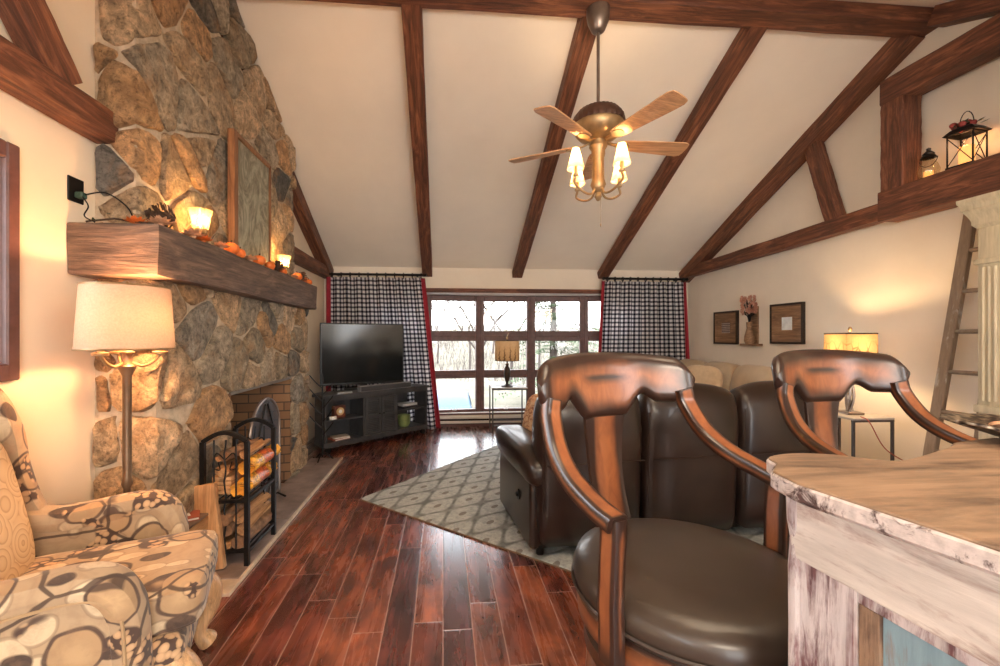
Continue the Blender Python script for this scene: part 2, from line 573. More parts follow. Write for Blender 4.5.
M['red_fabric'] = plain('red_fabric', (0.30, 0.015, 0.03), 0.85, var=0.15, scale=20)

def shade_mat(name, c, trans=0.6, scale=120, pattern=None):
    m = NT(name)
    v = m.coord('Object', (1, 1, 1))
    n = m.noise(v, scale, 2)
    cc = m.ramp(n, [(0.3, tuple(x * 0.85 for x in c)), (0.7, c)])
    if pattern: cc = pattern(m, cc)
    m.col(cc); m.rough(0.9)
    tr = m.n('ShaderNodeBsdfTranslucent'); m.l(cc, tr.inputs[0])
    mx = m.n('ShaderNodeMixShader'); mx.inputs[0].default_value = trans
    m.l(m.b.outputs[0], mx.inputs[1]); m.l(tr.outputs[0], mx.inputs[2])
    m.l(mx.outputs[0], m.t.nodes['Material Output'].inputs[0])
    return m.m
M['linen_shade'] = shade_mat('linen_shade', (0.52, 0.36, 0.25), 0.045)
M['wax'] = plain('wax', (0.75, 0.6, 0.4), 0.5)
def trees_pattern(m, cc):
    # dark bare tree trunks printed round the shade
    tc = m.n('ShaderNodeTexCoord'); sp = m.n('ShaderNodeSeparateXYZ'); m.l(tc.outputs['Object'], sp.inputs[0])
    ang = m.math('ARCTAN2', sp.outputs[1], sp.outputs[0])
    nz = m.noise(m.coord('Object', (1, 1, 6)), 6, 3)
    a = m.math('ADD', m.math('MULTIPLY', ang, 14 / 6.2832), m.math('MULTIPLY', nz, 1.1))
    f = m.math('ABSOLUTE', m.math('SUBTRACT', m.math('FRACT', a), 0.5))
    wd = m.math('SUBTRACT', 0.20, m.math('MULTIPLY', sp.outputs[2], 0.9))
    trunk = m.math('LESS_THAN', f, wd)
    return m.mix(m.math('MULTIPLY', trunk, 0.85), cc, (0.09, 0.05, 0.03))
M['tree_shade'] = shade_mat('tree_print_shade', (0.52, 0.36, 0.20), 0.35, 30, trees_pattern)
M['amber_shade'] = shade_mat('amber_shade', (0.80, 0.56, 0.26), 0.55, 25)

def glass_mat(name, rough=0.0, tint=(1, 1, 1), thin=True):
    m = NT(name)
    gl = m.n('ShaderNodeBsdfGlossy'); gl.inputs['Roughness'].default_value = rough + 0.02
    tp = m.n('ShaderNodeBsdfTransparent'); tp.inputs[0].default_value = (*tint, 1)
    fr = m.n('ShaderNodeFresnel'); fr.inputs[0].default_value = 1.35
    mx = m.n('ShaderNodeMixShader')
    m.l(fr.outputs[0], mx.inputs[0]); m.l(tp.outputs[0], mx.inputs[1]); m.l(gl.outputs[0], mx.inputs[2])
    m.l(mx.outputs[0], m.t.nodes['Material Output'].inputs[0])
    return m.m
M['glass'] = glass_mat('window_glass')
def jar():
    m = NT('jar_glass')
    tp = m.n('ShaderNodeBsdfTransparent'); tp.inputs[0].default_value = (.98, .93, .82, 1)
    tr = m.n('ShaderNodeBsdfTranslucent'); tr.inputs[0].default_value = (.9, .75, .5, 1)
    gl = m.n('ShaderNodeBsdfGlossy'); gl.inputs['Roughness'].default_value = .08
    a = m.n('ShaderNodeMixShader'); a.inputs[0].default_value = .13; m.l(tp.outputs[0], a.inputs[1]); m.l(tr.outputs[0], a.inputs[2])
    b = m.n('ShaderNodeMixShader'); b.inputs[0].default_value = .07; m.l(a.outputs[0], b.inputs[1]); m.l(gl.outputs[0], b.inputs[2])
    m.l(b.outputs[0], m.t.nodes['Material Output'].inputs[0])
    return m.m
M['jar_glass'] = jar()

def rug_mat():
    m = NT('rug_pattern')
    v = m.coord('Object', (1, 1, 1))
    n = m.noise(v, 30, 4, 0.7)
    sp = m.n('ShaderNodeSeparateXYZ'); m.l(v, sp.inputs[0])
    wob = m.math('MULTIPLY', m.math('SUBTRACT', m.noise(v, 9, 3), 0.5), 0.05)
    px_, py_ = 0.52, 0.26
    x = m.math('ADD', m.math('DIVIDE', sp.outputs[0], px_), wob)
    y = m.math('ADD', m.math('DIVIDE', sp.outputs[1], py_), wob)
    # ogee lattice: |cos(pi x)| lines through cos(2 pi y)
    cx = m.math('COSINE', m.math('MULTIPLY', x, 2 * PI)); cy = m.math('COSINE', m.math('MULTIPLY', y, 2 * PI))
    lat = m.math('ABSOLUTE', m.math('ADD', cx, cy))
    line = m.ramp(lat, [(0.12, 1.0), (0.50, 0.0)])
    cen = m.math('SUBTRACT', m.math('ABSOLUTE', m.math('ADD', cx, m.math('MULTIPLY', cy, 1.0))), 1.86)
    dot = m.ramp(cen, [(0.0, 0.0), (0.02, 1.0)])
    base = m.ramp(n, [(0.35, (0.30, 0.32, 0.31)), (0.65, (0.48, 0.50, 0.47))])
    brk = m.ramp(m.noise(v, 12, 3), [(0.3, 0.45), (0.6, 1.0)])
    c = m.mix(m.math('MULTIPLY', line, brk), base, (0.13, 0.14, 0.13))
    c = m.mix(m.math('MULTIPLY', dot, 0.8), c, (0.15, 0.13, 0.11))
    m.col(c); m.rough(0.95); m.bump(n, 0.5, 0.004)
    return m.m
M['rug'] = rug_mat()

def distressed(name, paint, under, thr=0.5, axis=1, scale=1.0, rough=0.6, soft=0.05):
    m = NT(name)
    st = [14, 14, 14]; st[axis] = 1.6
    v = m.coord('Object', tuple(x * scale for x in st))
    n = m.noise(v, 1.3, 8, 0.72, 0.7)
    v2 = m.coord('Object')
    n2 = m.noise(v2, 6 * scale, 4, 0.6)
    f = m.math('ADD', m.math('MULTIPLY', n, 0.7), m.math('MULTIPLY', n2, 0.3))
    pv = m.ramp(m.noise(v, 3.0, 4), [(0.3, tuple(x * 0.72 for x in paint)), (0.65, paint)])
    uv = m.ramp(m.noise(v, 4.0, 5), [(0.3, tuple(x * 0.4 for x in under)), (0.7, under)])
    c = m.mix(m.ramp(f, [(thr - soft, 0.0), (thr + soft, 1.0)]), pv, uv)
    m.col(c); m.rough(rough); m.bump(f, 0.5, 0.006)
    return m.m
M['top_wood'] = distressed('worn_top_wood', (0.36, 0.23, 0.145), (0.11, 0.07, 0.05), 0.54, 0, 1.1, 0.42, 0.10)
M['worn_white'] = distressed('worn_white_paint', (0.72, 0.66, 0.60), (0.40, 0.24, 0.20), 0.57, 1, 1.0, 0.55, 0.06)
M['worn_streak'] = distressed('worn_streaked_paint', (0.66, 0.60, 0.60), (0.22, 0.10, 0.11), 0.49, 2, 1.6, 0.55, 0.05)
M['worn_edge'] = distressed('worn_edge_paint', (0.66, 0.58, 0.55), (0.10, 0.05, 0.045), 0.52, 0, 1.8, 0.55, 0.04)
M['worn_brown'] = distressed('worn_brown_board', (0.34, 0.22, 0.14), (0.12, 0.07, 0.05), 0.5, 2, 1.5)
M['worn_blue'] = distressed('worn_blue_paint', (0.25, 0.38, 0.44), (0.30, 0.22, 0.17), 0.6, 2, 1.2)
M['hutch'] = distressed('hutch_cream_paint', (0.62, 0.53, 0.36), (0.34, 0.25, 0.15), 0.68, 2, 1.0, 0.5, 0.1)
M['stand'] = plain('stand_black_paint', (0.045, 0.047, 0.052), 0.36, var=0.3, scale=10)
M['tv_black'] = plain('tv_plastic', (0.012, 0.012, 0.013), 0.3, var=0.1)
m_ = NT('tv_screen'); m_.col((0.010, 0.012, 0.013, 1)); m_.rough(0.12); m_.b.inputs['Specular IOR Level'].default_value = 0.6; M['screen'] = m_.m
M['beige'] = plain('beige_microfibre', (0.50, 0.38, 0.25), 0.9, var=0.12, scale=5, bump=0.1, sheen=0.3)
M['cream_pillow'] = plain('cream_pillow', (0.55, 0.40, 0.25), 0.9, var=0.12, scale=14, bump=0.3, sheen=0.3)
M['log_bark'] = plain('log_bark', (0.20, 0.11, 0.06), 0.9, var=0.6, scale=18, bump=1.0, stretch=(1, 1, 1))
M['log_split'] = wood('split_wood', (0.26, 0.12, 0.05), (0.50, 0.27, 0.12), (0.66, 0.40, 0.19), axis=1, rough=0.8, bump=0.6, knots=False)
M['pale_wood'] = wood('pale_wood', (0.40, 0.20, 0.09), (0.58, 0.33, 0.16), (0.68, 0.43, 0.23), axis=2, rough=0.6, bump=0.2, knots=False)
M['blade'] = wood('fan_blade_wood', (0.52, 0.27, 0.13), (0.66, 0.37, 0.19), (0.76, 0.46, 0.26), axis=0, rough=0.35, bump=0.05, knots=False)
M['weathered'] = distressed('weathered_ladder_wood', (0.30, 0.22, 0.16), (0.62, 0.58, 0.52), 0.58, 2, 1.2, 0.8, 0.03)
M['rung'] = plain('rung_wood', (0.26, 0.20, 0.15), 0.8, var=0.3, scale=15)
M['orange'] = plain('pumpkin_orange', (0.72, 0.17, 0.03), 0.5, var=0.25, scale=12)
M['cone'] = plain('pine_cone_brown', (0.07, 0.035, 0.02), 0.7, var=0.5, scale=40)
M['leaf_green'] = plain('garland_green', (0.05, 0.075, 0.03), 0.7, var=0.4, scale=30)
M['bloom'] = plain('dried_bloom', (0.55, 0.30, 0.17), 0.8, var=0.35, scale=30)

# ------------------------------------------------------------------ room shell
XL, XR, YB, YR = -1.8, 3.98, 6.55, -3.4
ZE, SL, YRID = 2.43, 0.473, 3.12
def ceil_z(y): return ZE + SL * (YB - y) if y >= YRID else ZE + SL * (YB - YRID) - SL * (YRID - y)
YE = 2 * YRID - YB          # eave of the near slope

def st(name, bm, mat, kind='structure'):
    o = obj(name, bm, mat); o['kind'] = kind; return o

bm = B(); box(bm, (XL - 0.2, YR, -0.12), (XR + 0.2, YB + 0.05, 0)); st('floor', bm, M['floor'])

def slab(bm, a, b, c, d, up):
    vs = [bm.verts.new(p) for p in (a, b, c, d)]
    ws = [bm.verts.new(Vector(p) + Vector(up)) for p in (a, b, c, d)]
    bm.faces.new(vs); bm.faces.new(ws[::-1])
    for i in range(4): bm.faces.new((vs[i], vs[(i + 1) % 4], ws[(i + 1) % 4], ws[i]))
bm = B()
x0, x1 = XL - 0.2, XR + 0.2
slab(bm, (x0, YB + 0.1, ceil_z(YB)), (x1, YB + 0.1, ceil_z(YB)), (x1, YRID, ceil_z(YRID)), (x0, YRID, ceil_z(YRID)), (0, 0, 0.12))
slab(bm, (x0, YRID, ceil_z(YRID)), (x1, YRID, ceil_z(YRID)), (x1, YE, ZE), (x0, YE, ZE), (0, 0, 0.12))
slab(bm, (x0, YE, ZE), (x1, YE, ZE), (x1, YR, ZE), (x0, YR, ZE), (0, 0, 0.12))
st('ceiling', bm, M['ceiling'])

def wall_strip(bm, x0, x1, segs):
    """wall in the YZ plane: list of (y0, y1, zlo) whose top follows the ceiling"""
    for y0, y1, zl, zt in segs:
        za = zt if zt is not None else ceil_z(y0) + 0.05
        zb = zt if zt is not None else ceil_z(y1) + 0.05
        slab(bm, (x0, y0, zl), (x0, y1, zl), (x0, y1, zb), (x0, y0, za), (x1 - x0, 0, 0))
# left wall with a window from Y 0.55 to 1.90, Z 1.27 to 2.20
bm = B()
wall_strip(bm, XL, XL - 0.15, [(YR, YE, 0, None), (YE, 0.55, 0, None), (0.55, 1.87, 0, 1.27), (0.55, 1.87, 2.15, None), (1.87, YRID - .02, 0, None), (YRID - .02, 4.25, 1.1, None), (4.25, YB + 0.05, 0, None)])
for f in list(bm.faces): pass
st('wall_left', bm, M['plaster_left'])
bm = B()
wall_strip(bm, XR, XR + 0.15, [(YR, YE, 0, None), (YE, YRID, 0, None), (YRID, YB + 0.05, 0, None)])
st('wall_right', bm, M['plaster'])
bm = B()
box(bm, (XL, YR - .12, 0), (0.2, YR, ZE)); box(bm, (2.6, YR - .12, 0), (XR, YR, ZE)); box(bm, (0.2, YR - .12, 2.1), (2.6, YR, ZE))
st('wall_rear', bm, M['plaster'])
# back wall with the bow window opening
OX0, OX1, OZ0, OZ1 = -1.12, 3.18, 0.2, 2.10
bm = B()
box(bm, (XL - 0.1, YB, 0), (OX0, YB + 0.12, ceil_z(YB) + 0.05)); box(bm, (OX1, YB, 0), (XR + 0.1, YB + 0.12, ceil_z(YB) + 0.05))
box(bm, (OX0, YB, 0), (OX1, YB + 0.12, OZ0)); box(bm, (OX0, YB, OZ1), (OX1, YB + 0.12, ceil_z(YB) + 0.05))
st('wall_back', bm, M['plaster'])
# bow window
W1 = root('window_1', (1.03, YB + 0.1, OZ0), 0, kind='structure')
def bowy(x): return 6.95 - 0.075 * (x - 1.03) ** 2
ex = [-1.12, -0.25, 0.607, 1.465, 2.335, 3.18]
bm = B(); bg_ = B(); bh = B()
rows = [(0.20, 0.86 - 0.145 / 1), (0.86, 1.335), (1.50, 1.99)]
for a, b in zip(ex, ex[1:]):
    pa = Vector((a, bowy(a), 0)); pb = Vector((b, bowy(b), 0))
    d = (pb - pa).normalized(); L = (pb - pa).length
    ang = math.atan2(d.y, d.x)
    Mx = T(pa.x, pa.y, 0) @ rotz(ang)
    m_w = 0.07
    box(bm, (0, -0.04, 0.17), (m_w, 0.06, 2.08), 0.008, 1, Mx)
    box(bm, (L - m_w, -0.04, 0.17), (L, 0.06, 2.08), 0.008, 1, Mx)
    for z0, z1 in ((0.17, 0.215), (0.725, 0.855), (1.335, 1.50), (1.99, 2.08)):
        box(bm, (m_w, -0.035, z0), (L - m_w, 0.055, z1), 0.008, 1, Mx)
        if z1 - z0 > 0.12:
            box(bm, (m_w, -0.045, (z0 + z1) / 2 - 0.012), (L - m_w, -0.03, (z0 + z1) / 2 + 0.012), 0.004, 1, Mx)
    box(bg_, (m_w - .01, 0.005, 0.2), (L - m_w + .01, 0.012, 2.0), 0, 1, Mx)
    for zc_ in (0.245, 1.53):
        cyl(bh, Mx @ Vector((L / 2 - 0.035, -0.05, zc_ - 0.03)), Mx @ Vector((L / 2 + 0.035, -0.055, zc_ - 0.03)), 0.008, n=6)
        cyl(bh, Mx @ Vector((L / 2, -0.05, zc_ - 0.03)), Mx @ Vector((L / 2 + 0.02, -0.06, zc_ + 0.0)), 0.006, n=6)
obj('window_frame', bm, M['window_wood'], W1, world=True)
obj('window_glass', bg_, M['glass'], W1, world=True)
obj('window_crank', bh, M['white_paint'], W1, world=True)
bm = B()
poly = [(x, bowy(x) + 0.06) for x in [OX0 + i * (OX1 - OX0) / 16 for i in range(17)]] + [(OX1, YB - 0.02), (OX0, YB - 0.02)]
prism(bm, poly, 0.14, 0.172); obj('window_sill', bm, M['white_paint'], W1, world=True)
bm = B(); prism(bm, [(x, y if y > YB else YB + .01) for x, y in poly], 2.08, 2.12); obj('window_soffit', bm, M['white_paint'], W1, world=True)
bm = B(); box(bm, (-1.5, YB - 0.045, 2.09), (3.5, YB + 0.0, 2.155), 0.006, 1); st('trim_1', bm, M['timber'])
bm = B(); box(bm, (-1.5, YB - 0.02, 0.185), (3.5, YB + 0.0, 0.215), 0.004, 1); st('trim_2', bm, M['window_wood'])
bm = B(); box(bm, (XL, YB - 0.018, 0), (XR, YB, 0.05), 0.004, 1); st('baseboard_back', bm, M['window_wood'])
bm = B(); box(bm, (XR - 0.018, YR, 0), (XR, YB, 0.11), 0.004, 1); st('baseboard_right', bm, M['white_paint'])
bm = B(); box(bm, (XL, YR, 0), (XL + 0.018, 2.3, 0.11), 0.004, 1); st('baseboard_left', bm, M['white_paint'])
# baseboard heater under the window
H_ = root('baseboard_heater', (1.0, YB - 0.04, 0.05), 0, 'long low white baseboard heater under the bow window', 'heater')
bm = B(); box(bm, (-0.9, YB - 0.055, 0.06), (3.0, YB - 0.02, 0.10), 0.006, 1); box(bm, (-0.9, YB - 0.05, 0.13), (3.0, YB - 0.02, 0.165), 0.006, 1)
obj('heater_casing', bm, M['white_paint'], H_, world=True)
bm = B(); box(bm, (-0.88, YB - 0.04, 0.05), (2.98, YB - 0.019, 0.15)); obj('heater_fins', bm, M['black_iron'], H_, world=True)
# left wall window
W2 = root('window_2', (XL, 1.2, 1.2), 0, kind='structure')
bm = B()
for lo, hi in (((XL, 1.86, 1.22), (XL + 0.03, 1.915, 2.20)), ((XL, 0.5, 1.22), (XL + 0.03, 0.59, 2.20)), ((XL, 0.59, 2.13), (XL + 0.03, 1.86, 2.20)), ((XL, 0.59, 1.22), (XL + 0.04, 1.86, 1.29)),
               ((XL - 0.13, 1.855, 1.27), (XL + 0.01, 1.87, 2.15)), ((XL - 0.13, 0.55, 1.27), (XL + 0.01, 0.6, 2.15)), ((XL - 0.13, 1.19, 1.3), (XL - 0.07, 1.25, 2.12))):
    box(bm, lo, hi, 0.006, 1)
obj('window_frame', bm, M['window_wood'], W2, world=True)
bm = B(); box(bm, (XL - 0.11, 0.6, 1.28), (XL - 0.10, 1.85, 2.14)); obj('window_glass', bm, M['glass'], W2, world=True)

# ------------------------------------------------------------------ timbers: each one a beam of its own, hewn a little uneven
def beam(name, p0, p1, w, h, label, updir=(0, 0, 1), mat='timber', jit=0.0025, cat='beam', group=None, n=14):
    p0 = Vector(p0); p1 = Vector(p1)
    L = (p1 - p0).length
    X = (p1 - p0).normalized(); Z = Vector(updir); Z = (Z - X * Z.dot(X)).normalized(); Y = Z.cross(X)
    rr = random.Random(hash_(label))
    bm = B(); rings = []
    cs = [(-1, -.88), (-.92, -1), (.92, -1), (1, -.88), (1, .88), (.92, 1), (-.92, 1), (-1, .88)]
    for i in range(n + 1):
        x = L * i / n
        rings.append([bm.verts.new((x, a * w / 2 + rr.uniform(-jit, jit), b * h / 2 + rr.uniform(-jit, jit))) for a, b in cs])
    for a, b in zip(rings, rings[1:]):
        for k in range(8): bm.faces.new((a[k], a[(k + 1) % 8], b[(k + 1) % 8], b[k]))
    bm.faces.new(rings[0][::-1]); bm.faces.new(rings[-1])
    o = obj(name, bm, M[mat])
    m4 = Matrix((X, Y, Z)).transposed().to_4x4()
    o.matrix_world = Matrix.Translation(p0) @ m4
    return tag(o, label, cat, group)
def hash_(s): return sum((i + 1) * ord(ch) for i, ch in enumerate(s))

RH = 0.12
nup = (0, SL, 1)
def raft_pt(x, y, dz=0): return (x, y, ceil_z(y) - RH / 2 * 1.0 + dz)
names = ['leftmost of the four long ceiling rafters, running down past the chimney',
         'dark ceiling rafter ending above the left side of the bow window',
         'dark ceiling rafter passing just behind the fan and its downrod',
         'dark ceiling rafter ending at the left end of the right curtain rod']
for x, lb in zip((-0.24, 1.16, 2.54), names[1:]):
    beam('ceiling_rafter', raft_pt(x, YB - 0.02), raft_pt(x, 3.2), 0.155, RH, lb, nup)
beam('wall_rafter', raft_pt(XL + 0.07, YB - 0.02, -.02), raft_pt(XL + 0.07, 3.2), 0.14, 0.17, 'sloping timber on the left wall seen beyond the stone chimney', nup)
beam('wall_rafter', raft_pt(XR - 0.08, YB - 0.02, -.02), raft_pt(XR - 0.08, 3.2), 0.15, 0.18, 'long sloping timber where the ceiling meets the right wall', nup)
beam('wall_rafter', (XR - 0.08, 3.0, ceil_z(3.0) - .05), (XR - 0.08, YE + .1, ceil_z(YE + .1) - .05), 0.15, 0.18, 'short stretch of near timber at the top right corner beyond the ridge beam', (0, -SL, 1))
beam('ridge_beam', (XL, 3.12, 4.03), (XR, 3.12, 4.03), 0.20, 0.27, 'thick dark ridge beam crossing the top of the room, carrying the fan', jit=0.004)
# left truss
beam('tie_beam', (XL + 0.06, 0.2, 2.48), (XL + 0.06, 2.33, 2.48), 0.11, 0.155, 'reddish tie beam high on the left wall butting into the chimney')
beam('tie_beam', (XL + 0.06, 4.7, 2.36), (XL + 0.06, YB - .02, 2.36), 0.12, 0.15, 'short tie beam on the left wall in the corner beyond the chimney')
beam('brace_timber', (XL + 0.06, 2.06, 2.55), (XL + 0.06, 1.55, 3.20), 0.11, 0.15, 'slanting brace rising from the left tie beam at the top left corner', (0, 1, 0))
# right truss
beam('tie_beam', (3.86, 3.3, 2.50), (3.90, YB - .05, 2.42), 0.12, 0.15, 'long thin tie beam low on the right wall running to the back corner')
beam('shelf_beam', (3.84, 0.4, 2.52), (3.84, 3.34, 2.52), 0.20, 0.25, 'thick reddish beam on the right wall carrying the two lanterns')
beam('upper_beam', (3.84, 0.4, 3.49), (3.84, 3.33, 3.49), 0.18, 0.21, 'short upper beam above the lanterns, level with the post top')
beam('timber_post', (3.84, 3.24, 2.64), (3.84, 3.24, 3.385), 0.18, 0.18, 'square timber post standing to the left of the lanterns', (0, 1, 0))
beam('timber_post', (3.84, 2.43, 2.64), (3.84, 2.43, 3.385), 0.18, 0.18, 'timber post at the right edge of the picture beyond the large lantern', (0, 1, 0))
beam('brace_timber', (3.90, 3.88, 2.55), (3.90, 4.14, 3.42), 0.10, 0.15, 'short steep brace between the tie beam and the sloping timber on the right wall', (0, 1, 0))

# ------------------------------------------------------------------ fireplace of fieldstone
UX, LX = -1.60, -1.50        # upper and lower breast faces
Y0, YU, YLF = 2.33, 4.62, 4.76
HO = (3.10, 4.25, 1.0)       # firebox opening y0, y1, top
F = root('fireplace', ((XL + LX) / 2, 3.5, 0), 0, 'tall fieldstone chimney and fireplace along the left wall', 'fireplace')

def clip(poly, nx, ny, d):
    """keep nx*x+ny*y <= d"""
    out = []
    for i in range(len(poly)):
        a = poly[i]; b = poly[(i + 1) % len(poly)]
        da = nx * a[0] + ny * a[1] - d; db = nx * b[0] + ny * b[1] - d
        if da <= 0: out.append(a)
        if (da < 0 and db > 0) or (da > 0 and db < 0):
            t = da / (da - db); out.append((a[0] + t * (b[0] - a[0]), a[1] + t * (b[1] - a[1])))
    return out

PAL = [(0.56, 0.38, 0.22), (0.46, 0.28, 0.14), (0.62, 0.45, 0.28), (0.42, 0.34, 0.24), (0.32, 0.275, 0.215), (0.52, 0.31, 0.155), (0.38, 0.30, 0.20), (0.56, 0.41, 0.26)]
DARKP = [(0.125, 0.118, 0.105), (0.16, 0.148, 0.13), (0.18, 0.155, 0.12)]
def stones(bm, u0, u1, v0, v1, su, sv, fmap, seed, hole=None, top=None, gap=0.016, dk=0.12):
    rr = random.Random(seed)
    col = bm.verts.layers.float_color['Col'] if 'Col' in bm.verts.layers.float_color else bm.verts.layers.float_color.new('Col')
    pts = []
    nv = max(1, round((v1 - v0) / sv)); nu = max(1, round((u1 - u0) / su))
    for j in range(-1, nv + 1):
        for i in range(-1, nu + 2):
            if rr.random() < 0.10: continue
            u = u0 + (i + 0.5 + (0.5 if j % 2 else 0) * 0.8 + rr.uniform(-0.38, 0.38)) * (u1 - u0) / nu
            v = v0 + (j + 0.5 + rr.uniform(-0.36, 0.36)) * (v1 - v0) / nv
            pts.append((u, v))
            if rr.random() < 0.16: pts.append((u + su * .4, v + sv * .42))
    if hole: pts = [p for p in pts if not (hole[0] + .05 < p[0] < hole[1] - .05 and p[1] < hole[2] - .03)]
    A = 1.15   # stones a little wider than tall
    for i, p in enumerate(pts):
        if not (u0 - .3 < p[0] < u1 + .3 and v0 - .3 < p[1] < v1 + .3): continue
        if top and p[1] > top(p[0]) + 0.15: continue
        poly = [(u0, v0), (u1, v0), (u1, v1), (u0, v1)]
        for q in pts:
            if q is p: continue
            dx = (q[0] - p[0]); dy = (q[1] - p[1])
            if abs(dx) > 1.2 or abs(dy) > 1.2: continue
            # anisotropic bisector
            nx, ny = dx / (A * A), dy
            d = nx * (p[0] + q[0]) / 2 + ny * (p[1] + q[1]) / 2
            poly = clip(poly, nx, ny, d)
            if len(poly) < 3: break
        if len(poly) < 3: continue
        if hole:
            ha, hb, ht = hole
            if p[1] >= ht - 0.02: poly = clip(poly, 0, -1, -ht)
            elif p[0] <= (ha + hb) / 2: poly = clip(poly, 1, 0, ha)
            else: poly = clip(poly, -1, 0, -hb)
            if len(poly) < 3: continue
        # shrink for the mortar joint
        ar = 0; cx = cy = 0
        for k in range(len(poly)):
            a = poly[k]; b = poly[(k + 1) % len(poly)]
            w = a[0] * b[1] - b[0] * a[1]; ar += w; cx += (a[0] + b[0]) * w; cy += (a[1] + b[1]) * w
        if abs(ar) < 0.006: continue
        cx /= 3 * ar; cy /= 3 * ar
        if ar < 0: poly = poly[::-1]
        pp = list(poly)
        g = gap * rr.uniform(0.7, 1.3)
        src = list(poly)
        for k in range(len(src)):
            a = src[k]; b = src[(k + 1) % len(src)]
            l = math.hypot(b[0] - a[0], b[1] - a[1])
            if l < 1e-6: continue
            nx, ny = (b[1] - a[1]) / l, -(b[0] - a[0]) / l
            pp = clip(pp, nx, ny, nx * a[0] + ny * a[1] - g)
            if len(pp) < 3: break
        if len(pp) < 3: continue
        # densify, round the corners
        def dens(P):
            out = []
            for k in range(len(P)):
                a = P[k]; b = P[(k + 1) % len(P)]
                l = math.hypot(b[0] - a[0], b[1] - a[1]); m = max(1, int(l / 0.07))
                for t in range(m): out.append((a[0] + (b[0] - a[0]) * t / m, a[1] + (b[1] - a[1]) * t / m))
            return out
        for _ in range(2):
            out = []
            for k in range(len(pp)):
                a = pp[k]; b = pp[(k + 1) % len(pp)]
                out.append((a[0] * .84 + b[0] * .16, a[1] * .84 + b[1] * .16)); out.append((a[0] * .16 + b[0] * .84, a[1] * .16 + b[1] * .84))
            pp = out
        pp = dens(pp)
        pp = [(a[0] + rr.uniform(-.006, .006), a[1] + rr.uniform(-.006, .006)) for a in pp]
        Hh = rr.uniform(0.018, 0.042)
        c = rr.choice(DARKP) if rr.random() < dk else rr.choice(PAL)
        kf = rr.uniform(0.8, 1.2)
        c = (c[0] * kf, c[1] * kf, c[2] * kf, 1)
        sx, sy = rr.uniform(-.3, .3), rr.uniform(-.3, .3)
        rings = []
        for sc_, hh in ((1.0, -0.02), (0.985, 0.45), (0.93, 0.85), (0.72, 1.0), (0.4, 1.06)):
            ring = []
            for a in pp:
                u = cx + (a[0] - cx) * sc_; v = cy + (a[1] - cy) * sc_
                nz = noise.noise(Vector((u * 9 + seed, v * 9, seed))) * 0.55 + noise.noise(Vector((u * 24, v * 24, seed))) * 0.3
                h = Hh * (hh + (nz if hh > .5 else 0) + (sx * (u - cx) + sy * (v - cy)) * 1.5 * (hh > .5)) if hh > 0 else -0.02
                vv = bm.verts.new(fmap(u, v, max(h, -0.02))); vv[col] = c
                ring.append(vv)
            rings.append(ring)
        m = len(pp)
        for a, b in zip(rings, rings[1:]):
            for k in range(m): bm.faces.new((a[k], a[(k + 1) % m], b[(k + 1) % m], b[k]))
        cv = bm.verts.new(fmap(cx, cy, Hh)); cv[col] = c
        for k in range(m): bm.faces.new((rings[-1][k], rings[-1][(k + 1) % m], cv))

def wrap(XF, YN):
    def f(u, v, h):
        if u >= 0: return (XF + h, YN + u - (h if u < 0.02 else 0), v)
        return (XF + u + (h if u > -0.02 else 0), YN - h, v)
    return f
bm = B()
stones(bm, XL - UX + 0.01, YU - Y0, 1.90, 4.1, 0.40, 0.27, wrap(UX, Y0), 11, top=lambda u: ceil_z(Y0 + max(u, 0)), gap=0.010)
up_ = obj('stonework', bm, M['stone'], F, True, world=True, label='rounded stones of the upper chimney above the mantel')
bm = B()
box(bm, (XL - 0.02, Y0, 1.9), (UX, YU, 4.1))
for v in bm.verts:
    if v.co.z > 3: v.co.z = ceil_z(v.co.y) + .02
b2 = B()
stones(b2, XL - LX + 0.01, YLF - Y0, 0.0, 1.72, 0.31, 0.23, wrap(LX, Y0), 23, hole=(HO[0] - Y0, HO[1] - Y0, HO[2]), gap=0.009, dk=0.12)
obj('stonework', b2, M['stone'], F, True, world=True, label='squarer stones around the firebox below the mantel')
# mortar backing around the firebox
box(bm, (XL - 0.02, Y0, 0), (LX, HO[0], 1.93)); box(bm, (XL - 0.02, HO[1], 0), (LX, YLF, 1.93)); box(bm, (XL - 0.02, HO[0], HO[2] + 0.01), (LX, HO[1], 1.93))
obj('mortar', bm, M['mortar'], F, world=True)
# far end stones
b3 = B()
def wrapfar(u, v, h): return (XL + u, YLF + h, v)
stones(b3, 0.0, LX - XL, 0.0, 1.72, 0.27, 0.22, wrapfar, 31)
obj('stonework', b3, M['stone'], F, True, world=True)
m = NT('firebrick')
v_ = m.coord('Object', (1, 1, 1))
br = m.n('ShaderNodeTexBrick'); 
sp_ = m.n('ShaderNodeSeparateXYZ'); m.l(v_, sp_.inputs[0]); cb_ = m.n('ShaderNodeCombineXYZ')
m.l(m.math('ADD', sp_.outputs[0], sp_.outputs[1]), cb_.inputs[0]); m.l(sp_.outputs[2], cb_.inputs[1])
m.l(cb_.outputs[0], br.inputs['Vector'])
br.inputs['Scale'].default_value = 1; br.inputs['Brick Width'].default_value = 0.24; br.inputs['Row Height'].default_value = 0.085; br.inputs['Mortar Size'].default_value = 0.006
br.inputs['Color1'].default_value = (0.20, 0.10, 0.05, 1); br.inputs['Color2'].default_value = (0.29, 0.155, 0.075, 1); br.inputs['Mortar'].default_value = (0.07, 0.045, 0.03, 1)
m.col(br.outputs['Color']); m.rough(0.9)
bm = B()
